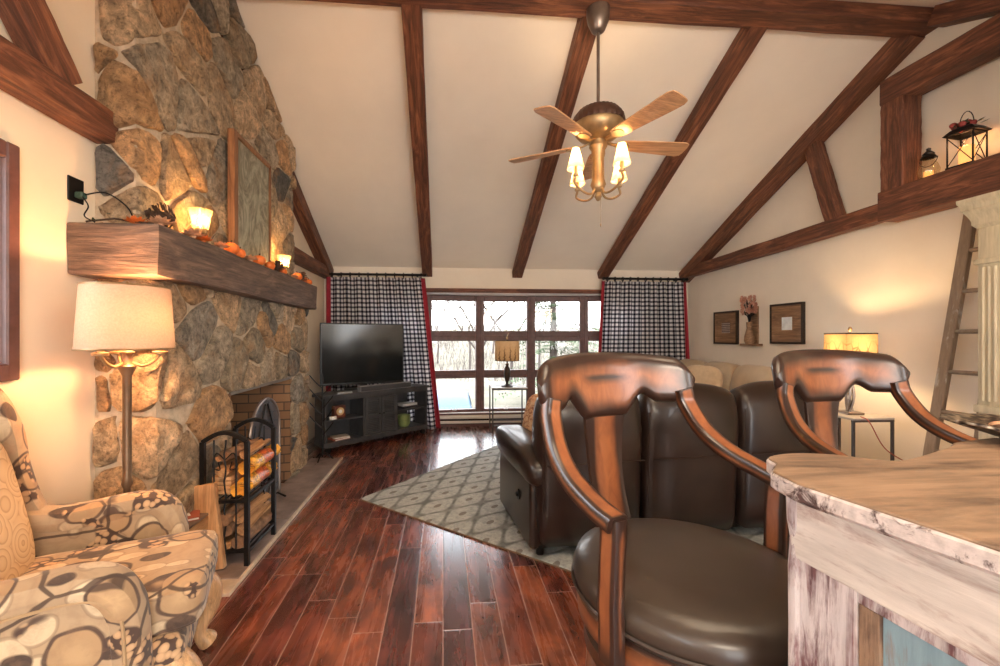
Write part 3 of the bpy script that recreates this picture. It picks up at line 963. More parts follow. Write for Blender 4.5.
# firebox: the stack is deep, so the box runs back through the wall
slab(bm, (-2.25, HO[0] + .12, 0.0), (-2.25, HO[1] - .12, 0.0), (-2.25, HO[1] - .12, 1.15), (-2.25, HO[0] + .12, 1.15), (-0.05, 0, 0))
slab(bm, (LX + .004, HO[1] - .004, 0.0), (-2.25, HO[1] - .12, 0.0), (-2.25, HO[1] - .12, 1.0), (LX + .004, HO[1] - .004, 1.0), (0, 0.05, 0))
slab(bm, (LX + .004, HO[0] + .004, 0.0), (-2.25, HO[0] + .12, 0.0), (-2.25, HO[0] + .12, 1.0), (LX + .004, HO[0] + .004, 1.0), (0, -0.05, 0))
slab(bm, (-2.25, HO[0], 1.1), (-2.25, HO[1], 1.1), (LX - 0.1, HO[1], 1.1), (LX - 0.1, HO[0], 1.1), (0, 0, 0.05))
box(bm, (-2.3, HO[0], -0.04), (LX - 0.1, HO[1], 0.012))
obj('firebox', bm, m.m, F, world=True)
bm = B(); box(bm, (LX - 0.12, HO[0] - 0.02, HO[2] - 0.012), (LX + 0.012, HO[1] + 0.02, HO[2] + 0.012), 0.002, 1)
obj('lintel', bm, M['pewter'], F, world=True)
bm = B()
ys = [2.50, 3.30, 4.10, 4.92]
for a, b in zip(ys, ys[1:]): box(bm, (XL + .05 if b < 4.8 else LX, a + 0.003, 0.0), (-1.165, b - 0.003, 0.022), 0.004, 1)
obj('hearth', bm, M['slate'], F, world=True, label='dark slate hearth slab set in front of the firebox')
bm = B(); box(bm, (-1.165, 2.50, 0.0), (-1.145, 4.93, 0.024), 0.003, 1); box(bm, (XL + .05, 2.36, 0), (-1.145, 2.50, 0.02), 0.003, 1)
obj('hearth_border', bm, M['stone_edge'], F, world=True)

# mantel beam
def hewn(lo, hi, label, mat, jx=0.008):
    bm = B()
    rr = random.Random(5)
    vs = box(bm, lo, hi, 0.015, 2)
    es = list(bm.edges)
    bmesh.ops.subdivide_edges(bm, edges=[e for e in bm.edges if abs((e.verts[0].co - e.verts[1].co).y) > 1], cuts=40, use_grid_fill=True)
    bmesh.ops.subdivide_edges(bm, edges=[e for e in bm.edges if abs((e.verts[0].co - e.verts[1].co).z) > .1], cuts=5, use_grid_fill=True)
    for v in bm.verts:
        v.co += Vector((noise.noise(v.co * 5) * 0.010, 0, noise.noise(v.co * 4 + Vector((9, 0, 0))) * 0.008))
    return bm
bm = hewn((XL, 2.16, 1.70), (-1.38, 4.74, 1.955), '', M['mantel'])
thing_mesh('mantel_beam', bm, M['mantel'], 'thick rough-hewn wooden mantel beam across the stone chimney', 'mantel', smooth=True)

# ------------------------------------------------------------------ ceiling fan
def ceiling_fan():
    cx, cy = 1.18, 3.12
    r = root('ceiling_fan', (cx, cy, 2.27), 0, 'five-bladed wooden ceiling fan with candle-style lights under the ridge beam', 'ceiling fan')
    Z = lambda z: z - 2.27
    bm = B(); lathe(bm, [(0.0, Z(3.72)), (0.03, Z(3.72)), (0.05, Z(3.735)), (0.078, Z(3.80)), (0.088, Z(3.86)), (0.088, Z(3.90)), (0, Z(3.90))], 28)
    obj('canopy', bm, M['pewter'], r, True)
    bm = B(); cyl(bm, (0, 0, Z(3.08)), (0, 0, Z(3.74)), 0.012, n=12); lathe(bm, [(0.0, Z(3.19)), (0.022, Z(3.18)), (0.03, Z(3.14)), (0.03, Z(3.09)), (0, Z(3.09))], 16)
    obj('downrod', bm, M['pewter'], r, True)
    Z = lambda z: z - 2.27 - .05
    bm = B()
    lathe(bm, [(0.0, Z(3.20)), (0.05, Z(3.198)), (0.10, Z(3.19)), (0.15, Z(3.165)), (0.185, Z(3.12)), (0.195, Z(3.075)), (0.192, Z(3.06))], 60, wav=lambda t: 0.02 * math.cos(2 * PI * t * 30))
    obj('motor_cap', bm, plain('carved_brown', (0.07, 0.03, 0.018), 0.5, 0.2, var=.3), r, True)
    bm = B(); lathe(bm, [(0.185, Z(3.065)), (0.19, Z(3.05)), (0.175, Z(3.01)), (0.145, Z(2.975)), (0.10, Z(2.95)), (0.06, Z(2.94)), (0.055, Z(2.90)), (0.0, Z(2.90))], 40)
    obj('motor_housing', bm, M['brass'], r, True)
    hz = Z(2.925)
    for k in range(5):
        a = R(4 + 72 * k)
        Mx = rotz(a) @ T(0, 0, hz) @ rotx(R(-12))
        bm = B()
        prof = [(0.17, 0.045), (0.22, 0.055), (0.40, 0.066), (0.60, 0.078), (0.68, 0.080), (0.715, 0.066), (0.722, 0.03)]
        up = [(x, y) for x, y in prof]; P = up + [(x, -y) for x, y in reversed(up)]
        prism(bm, P, -0.004, 0.004, 0)
        bm.transform(Mx)
        obj('fan_blade', bm, M['blade'], r)
        bm = B()
        sweep(bm, [Vector((0.07, 0, 0.012)), Vector((0.12, 0, 0.0)), Vector((0.17, 0, -0.006)), Vector((0.24, 0, -0.008))], [0.03, 0.028, 0.05, 0.035], 0.008, (0, 1, 0))
        prism(bm, [(0.20 + 0.05 * math.cos(t * PI / 6), 0.045 * math.sin(t * PI / 6)) for t in range(12)], -0.012, -0.005)
        bm.transform(Mx)
        obj('blade_bracket', bm, M['brass'], r, True)
    # light kit
    Z = lambda z: z - 2.27 - .02
    bm = B(); lathe(bm, [(0, Z(2.90)), (0.062, Z(2.90)), (0.068, Z(2.87)), (0.05, Z(2.84)), (0.052, Z(2.81)), (0.043, Z(2.78)), (0.046, Z(2.62)), (0.058, Z(2.58)), (0.04, Z(2.54)), (0.02, Z(2.52)), (0.028, Z(2.49)), (0.012, Z(2.46)), (0, Z(2.455))], 28)
    obj('light_kit_stem', bm, M['brass'], r, True)
    bm = B(); tube(bm, [(0.02, 0, Z(2.50)), (0.021, 0, Z(2.40)), (0.02, 0, Z(2.27))], 0.0018, 5); sq(bm, (0.02, 0, Z(2.275)), (0.01, 0.01, 0.03), 1, 1, nu=8, nv=6)
    obj('pull_chain', bm, M['brass'], r, True)
    shade = shade_mat('fan_candle_shade', (0.85, 0.66, 0.38), 0.35)
    em = NT('bulb_glow'); em.b.inputs['Emission Color'].default_value = (1, .68, .32, 1); em.b.inputs['Emission Strength'].default_value = 9; M['bulb'] = em.m
    for k, dg in enumerate((206, 294, 26, 114)):
        a = R(dg); d = Vector((math.cos(a), math.sin(a), 0))
        bm = B()
        path = bez([d * 0.03 + Vector((0, 0, Z(2.56))), d * 0.07 + Vector((0, 0, Z(2.50))), d * 0.15 + Vector((0, 0, Z(2.50))), d * 0.24 + Vector((0, 0, Z(2.55))), d * 0.23 + Vector((0, 0, Z(2.60)))], 6)
        tube(bm, path, 0.009, 8)
        p = d * 0.23
        lathe(bm, [(0, Z(2.60)), (0.022, Z(2.605)), (0.024, Z(2.62)), (0.012, Z(2.62)), (0.012, Z(2.68)), (0, Z(2.68))], 12, o=(p.x, p.y, 0))
        arm = obj('light_arm', bm, M['brass'], r, True)
        bm = B(); lathe(bm, [(0.062, Z(2.655)), (0.050, Z(2.70)), (0.036, Z(2.75)), (0.026, Z(2.805))], 20, o=(p.x, p.y, 0), wav=lambda t: 0.03 * math.cos(2 * PI * t * 10))
        obj('candle_shade', bm, shade, arm, True)
        bm = B(); sq(bm, (p.x, p.y, Z(2.71)), (0.026, 0.026, 0.055), 1, 1, nu=10, nv=8)
        obj('light_bulb', bm, M['bulb'], arm, True)
        light('fan_bulb_light', 'POINT', (cx + p.x, cy + p.y, 2.72), 6.0, WARM, 0.02)
ceiling_fan()

# ------------------------------------------------------------------ curtains
def curtain(name, x0t, x1t, x0b, x1b, zt, zb, y, label, folds, red_l, red_r):
    r = root(name, ((x0t + x1t) / 2, y, zb), 0, label, 'curtain', 'gingham curtains either side of the window')
    nx, nz = 150, 24
    def P(s, t):
        x = (x0t * (1 - t) + x0b * t) * (1 - s) + (x1t * (1 - t) + x1b * t) * s
        am = 0.028 + 0.018 * t
        ph = s * folds * 2 * PI + 0.9 * math.sin(s * 9) + 0.3 * math.sin(t * 2 + s * 12)
        return Vector((x, y + am * math.sin(ph) + 0.01 * math.sin(s * 31 + t * 3), zt * (1 - t) + zb * t))
    def grid(bm, s0, s1, n, uvs=True, dy=0):
        uv = bm.loops.layers.uv.new('UVMap')
        g = [[bm.verts.new(P(s0 + (s1 - s0) * i / n, j / nz) + Vector((0, dy, 0))) for i in range(n + 1)] for j in range(nz + 1)]
        # arc length across the cloth
        L = [0]
        for i in range(n): L.append(L[-1] + (g[0][i + 1].co - g[0][i].co).length)
        for j in range(nz):
            for i in range(n):
                f = bm.faces.new((g[j][i], g[j][i + 1], g[j + 1][i + 1], g[j + 1][i]))
                for lp, (a, b) in zip(f.loops, ((i, j), (i + 1, j), (i + 1, j + 1), (i, j + 1))):
                    lp[uv].uv = (L[a] / 0.066, (zt - zb) * b / nz / 0.066)
    bm = B(); grid(bm, 0, 1, nx); o = obj('curtain_cloth', bm, M['gingham'], r, 2, world=True)
    md = o.modifiers.new('s', 'SOLIDIFY'); md.thickness = 0.004
    for ok, s0, s1 in ((red_l, -0.045, 0.004), (red_r, 0.996, 1.045)):
        if ok:
            bm = B(); grid(bm, s0, s1, 6, dy=-0.004); o = obj('red_edging', bm, M['red_fabric'], r, 2, world=True)
            md = o.modifiers.new('s', 'SOLIDIFY'); md.thickness = 0.006
curtain('curtain', -1.66, -0.33, -1.66, -0.10, 2.29, 0.01, 6.38, 'black and white gingham curtain behind the television, left of the window', 9, True, True)
curtain('curtain', 2.52, 3.80, 2.42, 3.90, 2.27, 0.02, 6.38, 'black and white gingham curtain right of the window, above the beige sofa', 9, True, True)
def rod(x0, x1, z, label):
    r = root('curtain_rod', ((x0 + x1) / 2, 6.38, z), 0, label, 'curtain rod', 'black curtain rods on the back wall')
    bm = B(); cyl(bm, (x0, 6.38, z), (x1, 6.38, z), 0.018, n=10)
    obj('rod', bm, M['black_iron'], r, True, world=True)
    for x in (x0, x1):
        bm = B(); sq(bm, (x, 6.38, z), (0.05, 0.05, 0.05), 1, 1, nu=12, nv=8); obj('finial', bm, M['black_iron'], r, True, world=True)
    for x in (x0 + .12, x1 - .12):
        bm = B(); box(bm, (x - .012, 6.38, z - .012), (x + .012, YB, z + .012)); obj('bracket', bm, M['black_iron'], r, world=True)
    n = 11
    for i in range(n):
        x = x0 + .06 + (x1 - x0 - .12) * i / (n - 1)
        bm = B(); tube(bm, [Vector((x, 6.38 + 0.026 * math.cos(t * PI / 6), z - .008 + 0.032 * math.sin(t * PI / 6))) for t in range(13)], 0.008, 5, False)
        box(bm, (x - .006, 6.374, z - .06), (x + .006, 6.386, z - .03))
        obj('curtain_ring', bm, M['black_iron'], r, True, world=True)
rod(-1.70, -0.27, 2.335, 'black curtain rod with rings above the left curtain')
rod(2.50, 3.86, 2.315, 'black curtain rod with rings above the right curtain')

# ------------------------------------------------------------------ television stand, television, soundbar
# stand front runs from A (left wheel) to Bp (right wheel)
A_ = Vector((-1.36, 5.14, 0)); B_ = Vector((-0.26, 6.12, 0))
ang = math.atan2(B_.y - A_.y, B_.x - A_.x)
L_ = (B_ - A_).length
sx0, sx1 = -0.05, L_ + 0.04
SD = 0.36                    # depth
TS = root('tv_stand', A_, ang, 'black painted corner television stand with louvred doors and open shelves', 'tv stand')
def prof_poly(a, b, d, cut=0.10): return [(a, 0), (b, 0), (b, d - cut), (b - cut, d), (a + cut, d), (a, d - cut)]
bm = B(); prism(bm, prof_poly(sx0 - .03, sx1 + .03, SD + .03), 0.665, 0.70, 0.008); bm.transform(T(0, -0.02, 0)); obj('top', bm, M['stand'], TS)
bm = B(); prism(bm, prof_poly(sx0 - .01, sx1 + .01, SD), 0.07, 0.13, 0.006); obj('plinth', bm, M['stand'], TS)
bm = B()
box(bm, (sx0, 0, .13), (sx0 + .03, SD - .1, .665)); box(bm, (sx1 - .03, 0, .13), (sx1, SD - .1, .665)); box(bm, (sx0 + .1, SD - .02, .13), (sx1 - .1, SD, .665))
w3 = (sx1 - sx0) * 0.34
box(bm, (sx0 + w3 - .015, 0, .13), (sx0 + w3 + .015, SD - .02, .665)); box(bm, (sx1 - w3 - .015, 0, .13), (sx1 - w3 + .015, SD - .02, .665))
box(bm, (sx0, 0.0, .625), (sx1, .02, .665))
obj('carcass', bm, M['stand'], TS)
for a, b in ((sx0 + .03, sx0 + w3 - .015), (sx1 - w3 + .015, sx1 - .03)):
    bm = B(); box(bm, (a, 0.01, .375), (b, SD - .12, .395)); obj('shelf', bm, M['stand'], TS)
dm = (sx0 + sx1) / 2
for a, b, hx in ((sx0 + w3 + .015, dm - .003, dm - .03), (dm + .003, sx1 - w3 - .015, dm + .03)):
    bm = B()
    box(bm, (a, -.012, .14), (a + .035, .008, .62), .003, 1); box(bm, (b - .035, -.012, .14), (b, .008, .62), .003, 1)
    for z in (.14, .36, .585): box(bm, (a + .03, -.012, z), (b - .03, .008, z + .035), .003, 1)
    for i in range(18):
        z = .18 + i * .0105 if i < 17 else .38
    z = .185
    while z < .58:
        if not (.35 < z < .395):
            box(bm, (a + .03, -.008, 0), (b - .03, .006, .006), 0, 1, T(0, 0, z) @ rotx(R(-35)))
        z += .022
    box(bm, (a + .03, .006, .14), (b - .03, .009, .62))
    d = obj('door', bm, M['stand'], TS)
    bm = B(); sq(bm, (hx, -.025, .40), (.026, .026, .026), 1, 1, nu=12, nv=8); cyl(bm, (hx, -.012, .40), (hx, -.02, .40), .006); obj('knob', bm, M['black_iron'], d, True)
for x, y in ((.02, .05), (L_ - .02, .03), (.12, SD - .06), (L_ - .12, SD - .06)):
    bm = B(); cyl(bm, (x, y - .014, .036), (x, y + .014, .036), .035, n=16); box(bm, (x - .018, y - .018, .045), (x + .018, y + .018, .072)); obj('caster', bm, M['black_iron'], TS, True)
def on_stand(x, y, z): return Matrix.Translation(A_) @ rotz(ang) @ Vector((x, y, z))
# things in the stand
c_ = on_stand(.20, .13, .395)
K = root('mantel_clock', c_, ang, 'small wooden clock with a round dial on the left upper shelf of the television stand', 'clock')
bm = B(); box(bm, (-.075, -.03, 0), (.075, .04, .15), .006); obj('case', bm, plain('clock_wood', (.13, .035, .02), .35, var=.3), K)
bm = B(); cyl(bm, (0, -.038, .08), (0, -.03, .08), .05, n=24); obj('dial', bm, plain('clock_dial', (.70, .50, .25), .3, .4), K, True)
bm = B(); cyl(bm, (0, -.041, .08), (0, -.038, .08), .022, n=16); obj('dial_centre', bm, M['white_paint'], K)
bm = B(); box(bm, (-.11, -.05, 0), (-.02, -.02, .04), .004)
bm.transform(Matrix.Translation(on_stand(.14, .08, .395)) @ rotz(ang))
thing_mesh('note_box', bm, M['white_paint'], 'small white box lying in front of the wooden clock in the television stand', 'box')
def book(sz, loc, rz, col, label, group=None):
    r = root('book', loc, rz, label, 'book', group)
    w, d, h = sz
    bm = B(); box(bm, (-w / 2, -d / 2, 0), (w / 2, d / 2, .003)); box(bm, (-w / 2, -d / 2, h - .003), (w / 2, d / 2, h)); box(bm, (-w / 2, -d / 2, 0), (-w / 2 + .003, d / 2, h))
    obj('cover', bm, plain('book_cover', col, .5), r)
    bm = B(); box(bm, (-w / 2 + .003, -d / 2 + .005, .003), (w / 2 - .005, d / 2 - .005, h - .003)); obj('pages', bm, M['white_paint'], r)
    return r
book((.22, .16, .02), on_stand(.20, .12, .13), ang + .1, (.45, .12, .08), 'reddish book under another on the lowest left shelf of the television stand', 'books in the television stand')
book((.20, .15, .015), on_stand(.21, .12, .150), ang - .15, (.55, .45, .35), 'pale tan book, the upper one, on the lowest left television stand shelf', 'books in the television stand')
for i, (lb, c) in enumerate((('black disc player on the right upper shelf of the television stand', (.03, .03, .035)), ('silver grey box stacked on the black disc player in the television stand', (.5, .52, .55)))):
    bm = B(); box(bm, (-.13, -.08, 0), (.13, .10, .03), .004); box(bm, (-.12, -.083, .008), (.06, -.08, .02))
    bm.transform(Matrix.Translation(on_stand(L_ - .22, .14, .395 + i * .031)) @ rotz(ang))
    thing_mesh('media_player', bm, plain('player_%d' % i, c, .35), lb, 'electronics')
bm = B(); lathe(bm, [(0, 0), (.06, 0), (.085, .04), (.09, .16), (.082, .16), (.078, .05), (0, .02)], 20)
bm.transform(Matrix.Translation(on_stand(L_ - .26, .15, .13)))
thing_mesh('basket', bm, plain('green_tin', (.22, .28, .10), .5, var=.3), 'green round tin on the lower right shelf of the television stand', 'basket', smooth=True)
# television
ang2 = math.atan2(6.164 - 5.744, -0.543 + 1.582)
TVr = root('television', (-1.60, 5.62, 0.70), ang2, 'large flat-screen television on the black corner stand', 'television')
tw = 1.12; tz0, tz1 = .06, .885
bm = B(); box(bm, (0, -.02, tz0), (tw, .025, tz1), .008, 2); box(bm, (.2, .02, tz0 + .1), (tw - .2, .06, tz1 - .2), .01, 2)
obj('housing', bm, M['tv_black'], TVr)
bm = B(); box(bm, (.018, -.023, tz0 + .03), (tw - .018, -.019, tz1 - .018)); obj('screen', bm, M['screen'], TVr)
bm = B(); prism(bm, [(tw / 2 + .26 * math.cos(t * PI / 12), .0 + .12 * math.sin(t * PI / 12)) for t in range(24)], 0, .012); box(bm, (tw / 2 - .05, 0, 0), (tw / 2 + .05, .025, .1)); obj('foot', bm, M['tv_black'], TVr)
bm = B(); box(bm, (0, -.03, 0), (.80, .05, .075), .012, 3)
SBr = root('soundbar', on_stand(.42, .02, .70), ang, 'grey soundbar lying in front of the television', 'soundbar')
obj('soundbar_body', bm, plain('soundbar_grey', (.22, .22, .23), .5), SBr)
bm = B(); box(bm, (.01, -.034, .008), (.79, -.029, .066)); obj('grille', bm, plain('grille_cloth', (.05, .05, .055), .9, scale=200, var=.4), SBr)
bm = B(); box(bm, (-.10, -.02, 0), (.10, .03, .022), .005); bm.transform(Matrix.Translation(on_stand(.22, .03, .70)) @ rotz(ang))
thing_mesh('remote_control', bm, plain('remote_grey', (.35, .36, .38), .4), 'small pale remote control lying left of the soundbar', 'remote')

# iron candle tree on the hearth
CT = root('candle_tree', (-1.35, 4.84, 0.0), 0, 'black iron branching stand at the far end of the hearth', 'stand')
bm = B(); cyl(bm, (0, 0, .05), (0, 0, .98), .008, n=8); obj('stem', bm, M['black_iron'], CT, True)
for k in range(3):
    a = R(20 + 120 * k); d = Vector((math.cos(a), math.sin(a), 0))
    bm = B(); tube(bm, bez([Vector((0, 0, .09)), d * .06 + Vector((0, 0, .07)), d * .13 + Vector((0, 0, .008)), d * .17 + Vector((0, 0, .02))], 5), .008, 6); obj('leg', bm, M['black_iron'], CT, True)
for k in range(8):
    s_ = -1 if k % 2 else 1; z = .30 + .075 * k
    bm = B(); tube(bm, bez([Vector((0, 0, z)), Vector((s_ * .06, -.02, z + .06)), Vector((s_ * .13, -.04, z + .15))], 5), [.006] * 10 + [.004], 6)
    obj('branch', bm, M['black_iron'], CT, True)

# fire screen
FS = root('fire_screen', (-1.42, 3.5, 0.022), 0, 'arched black mesh fire screen standing in the firebox opening', 'fire screen')
def arch_pts(hw, zb, zs, n=16):
    return [Vector((0, -hw, zb)), Vector((0, -hw, zs))] + [Vector((0, -hw * math.cos(PI * i / n), zs + (hw * 1.0) * math.sin(PI * i / n))) for i in range(1, n)] + [Vector((0, hw, zs)), Vector((0, hw, zb))]
bm = B(); tube(bm, arch_pts(.28, .03, .60), .012, 8); tube(bm, [(0, -.28, .06), (0, .28, .06)], .009, 6); obj('frame', bm, M['pewter'], FS, True)
mm = NT('wire_mesh'); vv = mm.coord('Object', (1, 90, 90)); sp = mm.n('ShaderNodeSeparateXYZ'); mm.l(vv, sp.inputs[0])
fx = mm.math('GREATER_THAN', mm.math('FRACT', sp.outputs[1]), .55); fz = mm.math('GREATER_THAN', mm.math('FRACT', sp.outputs[2]), .55)
mm.l(mm.math('SUBTRACT', 1.0, mm.math('MULTIPLY', fx, fz)), mm.b.inputs['Alpha']); mm.col((.08, .085, .10, 1)); mm.rough(.4); mm.b.inputs['Metallic'].default_value = .7
bm = B(); P_ = arch_pts(.275, .05, .60); f = bm.faces.new([bm.verts.new(p) for p in P_]); obj('mesh_panel', bm, mm.m, FS)
bm = B()
for s_ in (-1, 1):
    tube(bm, bez([Vector((.008, 0, .06)), Vector((.008, s_ * .1, .25)), Vector((.008, s_ * .04, .42)), Vector((.008, s_ * .15, .56)), Vector((.008, s_ * .02, .84))], 6), .006, 6)
    tube(bm, [Vector((.008, s_ * (.12 - .004 * i) + .05 * math.cos(i * .5), .36 + .05 * math.sin(i * .5))) for i in range(16)], .005, 6)
obj('scrollwork', bm, M['black_iron'], FS, True)
for s_ in (-1, 1):
    bm = B(); tube(bm, [(-.06, s_ * .24, 0.005), (0, s_ * .24, .04), (.07, s_ * .24, 0.005)], .009, 6); obj('foot', bm, M['black_iron'], FS, True)

# ------------------------------------------------------------------ firewood rack
RK = root('firewood_rack', (-1.32, 2.86, 0.022), 0, 'black wrought-iron firewood rack with two arched ends on the hearth', 'firewood rack')
rx0, rx1, ry0, ry1, rh = -1.435, -1.180, 2.64, 3.04, 0.75
def arch_side(y):
    bm = B()
    for x in (rx0, rx1): box(bm, (x - .013, y - .013, .02), (x + .013, y + .013, rh + .02))
    pts = [Vector((rx0 + (rx1 - rx0) * i / 12, y, rh + .02 + .055 * math.sin(PI * i / 12))) for i in range(13)]
    sweep(bm, pts, .026, .026, (0, 1, 0), .1)
    box(bm, (rx0, y - .01, .40), (rx1, y + .01, .42)); box(bm, (rx0, y - .01, .10), (rx1, y + .01, .12))
    e = obj('end_frame', bm, M['black_iron'], RK, world=True)
    bm = B()
    for i in range(1, 4):
        x = rx0 + (rx1 - rx0) * i / 4
        tube(bm, [Vector((x + .006 * math.cos(t * 1.6) * (1 if i == 2 else .0), y + .0, .11 + (rh - .08) * t / 16)) for t in range(17)], .005, 6)
    xm = (rx0 + rx1) / 2
    for s_ in (-1, 1):
        tube(bm, bez([Vector((xm, y, .66)), Vector((xm + s_ * .05, y, .70)), Vector((xm + s_ * .07, y, .62)), Vector((xm + s_ * .03, y, .60)), Vector((xm + s_ * .04, y, .65))], 5), .004, 6)
    obj('scroll_bars', bm, M['black_iron'], e, True, world=True)
arch_side(ry0); arch_side(ry1)
for z in (.10, .41):
    bm = B()
    for x in (rx0, rx1): box(bm, (x - .009, ry0, z - .009), (x + .009, ry1, z + .009))
    for i in range(1, 7):
        x = rx0 + (rx1 - rx0) * i / 7
        cyl(bm, (x, ry0, z), (x, ry1, z), .005, n=6)
    obj('shelf_bars', bm, M['black_iron'], RK, world=True)
def log(x, y, z, r, L, rz, split, label, seed, group):
    rr = random.Random(seed)
    bm = B(); n = 14
    ang0 = rr.uniform(0, 6.28)
    pr = []
    for k in range(n):
        a = 2 * PI * k / n
        rad = r * (1 + rr.uniform(-.08, .08))
        p = Vector((math.cos(a) * rad, math.sin(a) * rad, 0))
        if split: # wedge: cut by a plane
            q = p.copy()
            if q.y > r * .15: q.y = r * .15 + rr.uniform(-.004, .004)
            p = q
        pr.append(p)
    rot = Matrix.Rotation(ang0 if not split else rr.uniform(-.6, .6), 4, 'Z')
    rings = []
    for i in range(5):
        t = i / 4 - .5
        rings.append([bm.verts.new((rot @ (p * (1 + rr.uniform(-.05, .05)))).to_3d() + Vector((rr.uniform(-.003, .003), 0, L * t))) for p in pr])
    for a, b in zip(rings, rings[1:]):
        for k in range(n): bm.faces.new((a[k], a[(k + 1) % n], b[(k + 1) % n], b[k]))
    bm.faces.new(rings[0][::-1]); bm.faces.new(rings[-1])
    bm.transform(T(x, y, z) @ rotz(rz) @ rotx(R(90)))
    return thing_mesh('firewood_log', bm, M['log_split'] if split else M['log_bark'], label, 'firewood', group=group)
G1 = 'split logs on the lower shelf of the rack'
pos = [(-1.388, .15, .036), (-1.308, .15, .040), (-1.228, .155, .038), (-1.37, .222, .036), (-1.295, .23, .036), (-1.225, .232, .032), (-1.385, .290, .031), (-1.31, .298, .034), (-1.235, .295, .031)]
ll = ['split log at the bottom left of the lower shelf of the firewood rack', 'split log in the middle of the bottom layer on the lower rack shelf', 'round barked log at the bottom right of the lower rack shelf',
      'split log left in the middle layer of the lower rack shelf', 'barked log centred in the middle layer of the lower rack shelf', 'thin split log at the right of the middle layer, lower rack shelf',
      'split log at the top left of the lower rack shelf pile', 'barked log at the top of the lower rack shelf pile', 'split log at the top right of the lower rack shelf pile']
for i, ((x, z, r), lb) in enumerate(zip(pos, ll)):
    log(x, 2.88 + rnd.uniform(-.02, .02), z, r, .42 + rnd.uniform(-.02, .05), rnd.uniform(-.05, .05), i not in (2, 4, 7), lb, i + 3, G1)
G2 = 'wood and wrapped fire logs on the upper shelf of the rack'
def wrapped(x, y, z, L, r, label, seed):
    ro = root('wrapped_fire_log', (x, y, z - r), 0, label, 'fire log', G2)
    bm = B(); n = 20
    wrap_m = NT('yellow_wrapper_%d' % seed); v = wrap_m.coord('Object', (1, 1, 1)); sp = wrap_m.n('ShaderNodeSeparateXYZ'); wrap_m.l(v, sp.inputs[0])
    f = wrap_m.math('ABSOLUTE', wrap_m.math('SUBTRACT', sp.outputs[1], 0.02))
    blk = wrap_m.ramp(wrap_m.noise(wrap_m.coord('Object', (1, 8, 22)), 4, 2, .3), [(.44, 0.0), (.46, 1.0), (.54, 1.0), (.56, 0.0)])
    c = wrap_m.mix(wrap_m.ramp(f, [(.07, 1.0), (.075, 0.0)]), (.80, .40, .04), (.66, .13, .03))
    c = wrap_m.mix(wrap_m.math('MULTIPLY', blk, .7), c, (.16, .06, .02))
    wrap_m.col(c); wrap_m.rough(.28)
    lathe(bm, [(0, -L / 2), (r * .3, -L / 2 - .0), (r, -L / 2 + .012), (r * 1.02, 0), (r, L / 2 - .012), (r * .3, L / 2), (0, L / 2)], n, wav=lambda t: .05 * math.cos(8 * PI * t))
    bm.transform(T(0, 0, r) @ rotx(R(90)))
    obj('log_wrapper', bm, wrap_m.m, ro, True)
    for e in (-1, 1):
        bm = B()
        a = [bm.verts.new((r * .5 * math.cos(k * PI / 6) * 1, e * (L / 2 - .005), r + r * .5 * math.sin(k * PI / 6))) for k in range(12)]
        b = [bm.verts.new((r * 1.0 * math.cos(k * PI / 6) * (1 + .2 * (k % 2)), e * (L / 2 + .05 + .012 * (k % 3)), r + r * .95 * math.sin(k * PI / 6) * (1 - .3 * (k % 2)))) for k in range(12)]
        for k in range(12): bm.faces.new((a[k], a[(k + 1) % 12], b[(k + 1) % 12], b[k]))
        obj('twisted_end', bm, plain('wrapper_end_%d' % (seed * 2 + e), (.80, .42, .07), .3), ro)
wrapped(-1.24, 2.90, .470, .34, .050, 'yellow and red wrapped fire log lying low on the upper rack shelf', 1)
wrapped(-1.22, 2.93, .585, .30, .048, 'yellow and orange wrapped fire log stacked higher on the upper rack shelf', 2)
bm = B()
for i in range(4):
    box(bm, (-1.415, 2.70 + .0, .43 + i * .028), (-1.30, 3.02, .455 + i * .028), .003, 1)
thing_mesh('kindling_bundle', bm, M['pale_wood'], 'stack of flat yellow kindling sticks at the left of the upper rack shelf', 'kindling', group=G2)
log(-1.37, 2.86, .585, .042, .36, .15, True, 'split log lying on the kindling on the upper rack shelf', 31, G2)
log(-1.325, 2.90, .660, .034, .36, -.2, False, 'barked log on top of the pile on the upper rack shelf', 37, G2)
log(-1.395, 2.90, .655, .032, .34, .05, True, 'thin split log at the top left of the upper rack shelf', 41, G2)
log(-1.24, 2.90, .675, .034, .36, .06, True, 'split log at the top right of the upper rack shelf', 43, G2)

# wood crate with magazine beside the armchair
CR = root('wooden_crate', (-1.50, 2.52, 0.022), 0, 'low wooden crate between the armchair and the firewood rack', 'crate')
bm = B()
for z in (.02, .13, .24): 
    for lo, hi in (((-.12, -.11, z), (.12, -.095, z + .085)), ((-.12, .095, z), (.12, .11, z + .085)), ((-.12, -.095, z), (-.105, .095, z + .085)), ((.105, -.095, z), (.12, .095, z + .085))): box(bm, lo, hi, .003, 1)
obj('slats', bm, M['log_split'], CR)
bm = B(); box(bm, (-.105, -.095, 0), (.105, .095, .012)); box(bm, (-.12, -.11, .325), (.12, .11, .34), .004, 1); obj('lid_and_base', bm, M['mantel'], CR)
book((.20, .15, .018), (-1.50, 2.52, .363), .5, (.30, .08, .05), 'brown book lying on the low wooden crate', None)
bm = B(); box(bm, (-.07, -.05, 0), (.07, .05, .003), 0, 1, rotz(.7)); bm.transform(T(-1.52, 2.51, .382)); thing_mesh('paper', bm, M['white_paint'], 'white sheet of paper lying on the brown book', 'paper')
bm = B(); box(bm, (-.075, -.02, 0), (.075, .02, .50), .006, 2); bm.transform(T(-1.36, 2.60, .025) @ rotx(R(-3)) @ roty(R(-8)))
thing_mesh('wood_plank', bm, M['pale_wood'], 'pale sawn plank standing on end against the firewood rack', 'plank')

